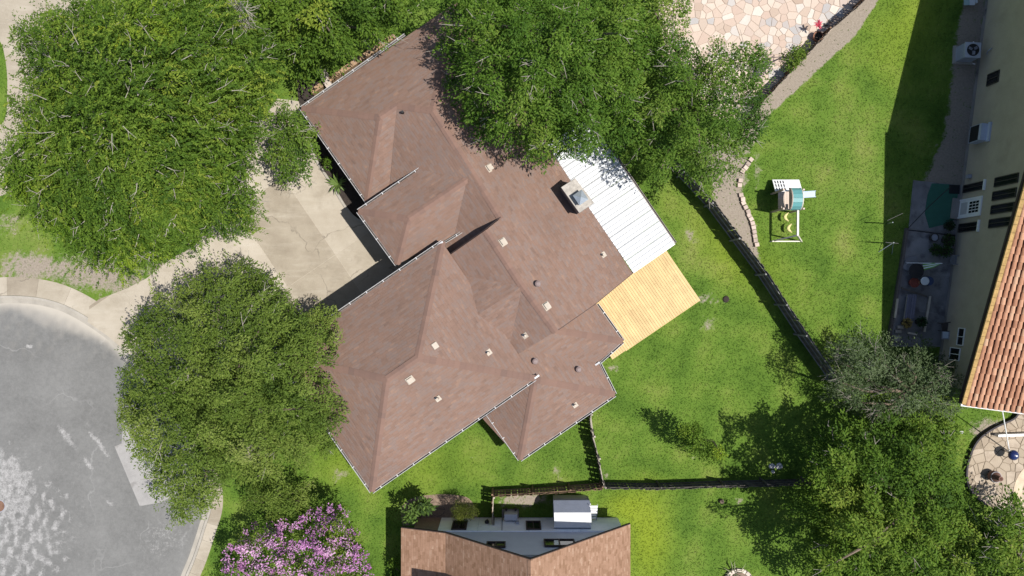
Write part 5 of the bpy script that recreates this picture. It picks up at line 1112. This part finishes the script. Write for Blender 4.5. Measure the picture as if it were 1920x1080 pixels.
T2 = [(330, 532), (380, 502), (430, 490), (480, 494), (508, 522), (545, 555), (585, 577), (622, 590), (638, 622), (648, 662), (640, 700), (658, 745), (652, 798), (655, 840), (630, 862), (600, 855), (575, 872), (560, 885), (520, 880), (480, 905), (445, 895), (420, 915), (385, 955), (330, 972), (292, 930), (270, 890), (237, 850), (226, 780), (222, 730), (240, 690), (230, 640), (243, 598), (280, 570)]
tree('live_oak', 'large fine leaved oak at the corner of the asphalt court', 'tree', [boughs(T2, 3.4, 7.8, 140, 21, .42, 190, (.125, .058), GR_OAK, 41, .8, 1.3, inset=8, under=.6, lump_scale=55, holes=[(497, 712, 9), (518, 862, 16), (445, 893, 10)])], (440, 720), 8, .34, twigs=60, seed=10, limbs=10)
T2b = [(452, 912), (500, 892), (560, 900), (600, 912), (592, 945), (565, 962), (530, 972), (480, 966), (452, 948)]
tree('oak_sapling', 'low olive green bushy tree between the big oak and pink crepe myrtle', 'tree', [boughs(T2b, 2.2, 3.8, 40, 16, .34, 120, (.12, .055), GR_OAK, 42, .3, .5, inset=6, lump_scale=40)], (525, 930), 3.6, .1, seed=11, limbs=6)
cm_ = [(408, 1055), (432, 1005), (470, 985), (505, 975), (560, 962), (600, 945), (640, 948), (668, 980), (682, 1010), (692, 1050), (705, 1100), (690, 1150), (400, 1150), (405, 1095)]
PINK = [(.34, .12, .34), (.46, .20, .45), (.57, .30, .54), (.70, .46, .65)]
mt = tree('crepe_myrtle', 'crepe myrtle covered in pink purple blossom at the bottom edge', 'tree', [crown(cm_, 2.0, 4.2, 70, 210, 80, .45, (.13, .065), GR_B, 51, .5, under=.45, lump_scale=40)], (560, 1045), 4.2, .07, seed=12, limbs=7)
fl, _, _ = crown(cm_, 2.25, 4.45, 70, 380, 34, .24, (.085, .07), PINK, 51, .5, under=.06, lump_scale=40, flat=.8)
link('blossom', leaf_mesh('blossom', [fl]), mt)
T4a = [(1555, 655), (1580, 632), (1625, 625), (1690, 642), (1745, 655), (1790, 680), (1806, 722), (1802, 772), (1740, 800), (1660, 800), (1600, 790), (1568, 755), (1552, 700)]
tree('grey_green_tree', 'sparse grey green tree with pale bare twigs beside the tile roof corner', 'tree', [boughs(T4a, 1.7, 4.3, 80, 19, .40, 125, (.14, .05), GR_GY, 61, .7, 1.0, inset=8, lump_scale=52, holes=[(1640, 745, 14)], up=.8)], (1668, 705), 5.2, .2, twigs=150, seed=13, twig_r=.011, limbs=9)
T4b = [(1512, 838), (1530, 800), (1575, 782), (1640, 785), (1700, 770), (1760, 775), (1795, 810), (1808, 870), (1822, 925), (1835, 960), (1840, 1120), (1560, 1130), (1512, 1070), (1520, 1010), (1492, 960), (1505, 900)]
tree('bright_tree', 'broad yellowish green tree at the lower right with glossy clumps', 'tree', [boughs(T4b, 2.6, 6.2, 120, 22, .45, 160, (.155, .08), GR_B, 62, .9, 1.3, inset=10)], (1660, 930), 7.4, .26, twigs=40, seed=14, limbs=8)
T4c = [(1825, 965), (1850, 940), (1885, 925), (1915, 945), (1960, 960), (1980, 1130), (1810, 1130), (1812, 1030)]
tree('corner_tree', 'mid green tree in the lower right corner beside the pool patio', 'tree', [boughs(T4c, 2.6, 5.4, 70, 20, .42, 135, (.15, .08), GR_B, 63, .7, .9, inset=8)], (1890, 1030), 5.2, .18, twigs=60, seed=15, limbs=6)
ls = [(1262, 775), (1285, 790), (1315, 812), (1345, 838), (1362, 856), (1345, 866), (1315, 850), (1285, 835), (1262, 812)]
lst = tree('lawn_shrub', 'small lone leafy tree on the lower back lawn with a yellow tip', 'shrub', [crown([(1272, 798), (1305, 795), (1345, 832), (1362, 858), (1335, 868), (1295, 846), (1270, 820)], 1.4, 3.3, 22, 120, 30, .30, (.13, .065), [(.06, .12, .014), (.10, .17, .02), (.15, .22, .025)], 71, .4, under=.25, lump_scale=30, inset=5, jit=.5),
     crown([(1330, 845), (1348, 840), (1362, 852), (1350, 866), (1335, 862)], 3.3, 3.7, 9, 9, 40, .22, (.11, .055), GR_Y[1:], 72, .1)], (1300, 822), 3.4, .05, seed=16, limbs=6)
# bushes by the lower house
bush = [(753, 965), (768, 942), (800, 938), (808, 962), (800, 982), (770, 985)]
tree('leafy_bush', 'bush with large pale green leaves beside the tan shingle roof', 'shrub', [crown(bush, 1.0, 1.9, 20, 34, 34, .32, (.22, .12), [(.04, .07, .02), (.09, .15, .03), (.16, .24, .06), (.40, .38, .20)], 81, .3)], (782, 962), 1.6, .03, seed=17, limbs=4)
bx = [(845, 950), (856, 938), (880, 936), (895, 948), (897, 965), (885, 978), (860, 980), (846, 968)]
tree('clipped_bush', 'dense round clipped olive bush beside the short brown fence return', 'shrub', [crown(bx, .9, 2.1, 26, 120, 80, .2, (.055, .02), [(.05, .07, .012), (.09, .11, .018), (.14, .16, .03)], 82, .06, under=.3, lump_scale=20, shape=.7)], (868, 953), 1.8, .04, seed=18, limbs=4)
tree('young_bush', 'small round green bush in the dark bed by the brown roof', 'shrub', [crown([(605, 296), (620, 296), (622, 312), (608, 312)], .5, 1.0, 9, 10, 60, .22, (.10, .06), GR_B, 83, .1)], (614, 304), .8, .02, seed=19, limbs=3)
tree('hedge_bush', 'dark green hedge strip along the left edge of the tan roof', 'shrub', [crown([(735, 1050), (752, 1030), (758, 1090), (740, 1110), (728, 1090)], .6, 1.2, 12, 26, 60, .3, (.10, .06), GR_B, 84, .1)], (745, 1070), 1, .03, seed=20, limbs=3)
def spiky(name, label, px, n, L, w, col, z=0.02):
    rng = np.random.default_rng(int(px[0])); q = P(*px, z); t = thing(name, label, 'plant', q)
    mb = MB()
    for k in range(n):
        a = 2 * math.pi * k / n + rng.normal(0, .2); d = Vector((math.cos(a), math.sin(a), 0)); s = Vector((-d.y, d.x, 0)) * w; up = rng.uniform(.3, .9) * L; l_ = L * rng.uniform(.6, 1)
        p0, p1, p2 = q, q + d * l_ * .5 + Vector((0, 0, up * .8)), q + d * l_ + Vector((0, 0, up * .6)); mb = MB()
        mb.face([p0 + s * .5, p1 + s, p1 - s, p0 - s * .5][::-1]); mb.face([p1 + s, p2, p1 - s][::-1]); mb.build('frond', simple(name, col, .6, .25, 4, 0) if name not in bpy.data.materials else bpy.data.materials[name], t)
spiky('sago_palm', 'spiky yellow green palm plant in the dark bed by the driveway', (634, 346), 22, .75, .05, (.09, .14, .03))
spiky('yucca', 'long bladed plant inside the stone ring at the bottom edge', (1374, 1072), 12, 1.0, .03, (.16, .17, .09), .1)
q = P(1520, 44, 0); spiky('red_flower', 'small red leaved plant by the boundary fence on the flagstones', (1533, 47), 9, .35, .05, (.40, .05, .08), .9)
for t, q, r_, c in TUFTS:
    rng = np.random.default_rng(int(q.x * 100)); n = 180; v = rng.normal(size=(n, 3)); v /= np.linalg.norm(v, axis=1, keepdims=True); v[:, 2] = abs(v[:, 2]); pos = np.array(q) + v * r_ * rng.uniform(.2, 1, (n, 1)) ** .5
    link('foliage', leaf_mesh('foliage', [(leaf_verts(pos, v + rng.normal(size=v.shape) * .5, np.full(n, .13), np.full(n, .06), rng), np.array(c)[None] * rng.uniform(.6, 1.4, (n, 1)))]), t)

# ------------------------------------------------------------------ grass blades
rng = np.random.default_rng(99); n = 330000
xy = np.stack([rng.uniform(-60, 1980, n), rng.uniform(-40, 1120, n)], 1)
ok = np.ones(n, bool)
for poly in (STREET, offs(inner, 42)[:0] or DRIVE, PATH, BED, FLAG, RPATIO, SLAB, HOUSEPX, gpoly([]) or [(1119, 570), (1248, 471), (1313, 562), (1152, 671)], [(760, 985), (1157, 971), (1180, 1130), (755, 1130)], [(1848, -50), (1765, 650), (1745, 742), (2000, 760), (2000, -50)], [(1035, 928), (1102, 928), (1102, 985), (1035, 985)], [(755, 985), (752, 955), (770, 935), (845, 927), (880, 935), (895, 985)]):
    ok &= ~inpoly(xy, poly)
swp = [p for p in inner if p[1] < 700]; ok &= ~inpoly(xy, swp + [(p[0], p[1]) for p in offs(swp, 42)[::-1]])
swp = [p for p in inner if p[1] > 860]; ok &= ~inpoly(xy, swp + offs(swp, 28)[::-1])
xy = xy[ok]; dirt, yel, dry = masks(xy); fine = Noise(7, 77)(xy) * .18
keep = rng.uniform(size=len(xy)) > np.clip((dirt - .22 + fine) * 2.6, 0, .97); xy, dirt, yel, dry = xy[keep], dirt[keep], yel[keep], dry[keep]
m = len(xy); pos = np.stack([(xy[:, 0] - 960) * S, (540 - xy[:, 1]) * S, np.zeros(m)], 1); a = rng.uniform(0, 6.283, m); hgt = rng.uniform(.03, .09, m); ln_ = rng.uniform(.03, .12, m); w_ = rng.uniform(.025, .05, m)
d = np.stack([np.cos(a), np.sin(a), 0 * a], 1); s = np.stack([-np.sin(a), np.cos(a), 0 * a], 1) * (w_ / 2)[:, None]; tip = pos + d * ln_[:, None]; tip[:, 2] = hgt
V = np.stack([pos + s, pos - s, tip], 1).reshape(-1, 3); C = palette([(.058, .120, .016), (.098, .176, .024), (.148, .205, .042), (.22, .225, .085)], dry * .9 + rng.normal(0, .16, m)); C = C * (1 - .8 * yel[:, None]) + np.array((.19, .24, .018)) * .8 * yel[:, None]
C *= rng.uniform(.7, 1.3, (m, 1)); F = np.arange(3 * m).reshape(-1, 3)
stuff(tag(link('lawn_grass', np_mesh('lawn_grass', V, F, m_blade, dict(Col=np.repeat(C, 3, 0)))), 'short mown green grass covering the lawns', 'grass'))
# ------------------------------------------------------------------ groups of like things
for o in list(sc.objects):
    c = o.get('category')
    g = {'tree': 'trees around the houses', 'shrub': 'shrubs and bushes in the gardens', 'fence': 'wooden picket fences between the gardens', 'pot': 'pots and bowls on the patios', 'house': 'neighbouring houses', 'air conditioner': 'air conditioners beside the houses',
         'timber': 'timbers lying on the shaded patio', 'stone': 'loose pale stones in the gardens', 'crate': 'storage crates by the stucco wall', 'clothes post': 'clothes line posts at the lawn edge', 'mat': 'mats on the back patio', 'plant': 'spiky garden plants', 'edging': 'garden bed edgings'}.get(c)
    if g and o.parent is None: o['group'] = g
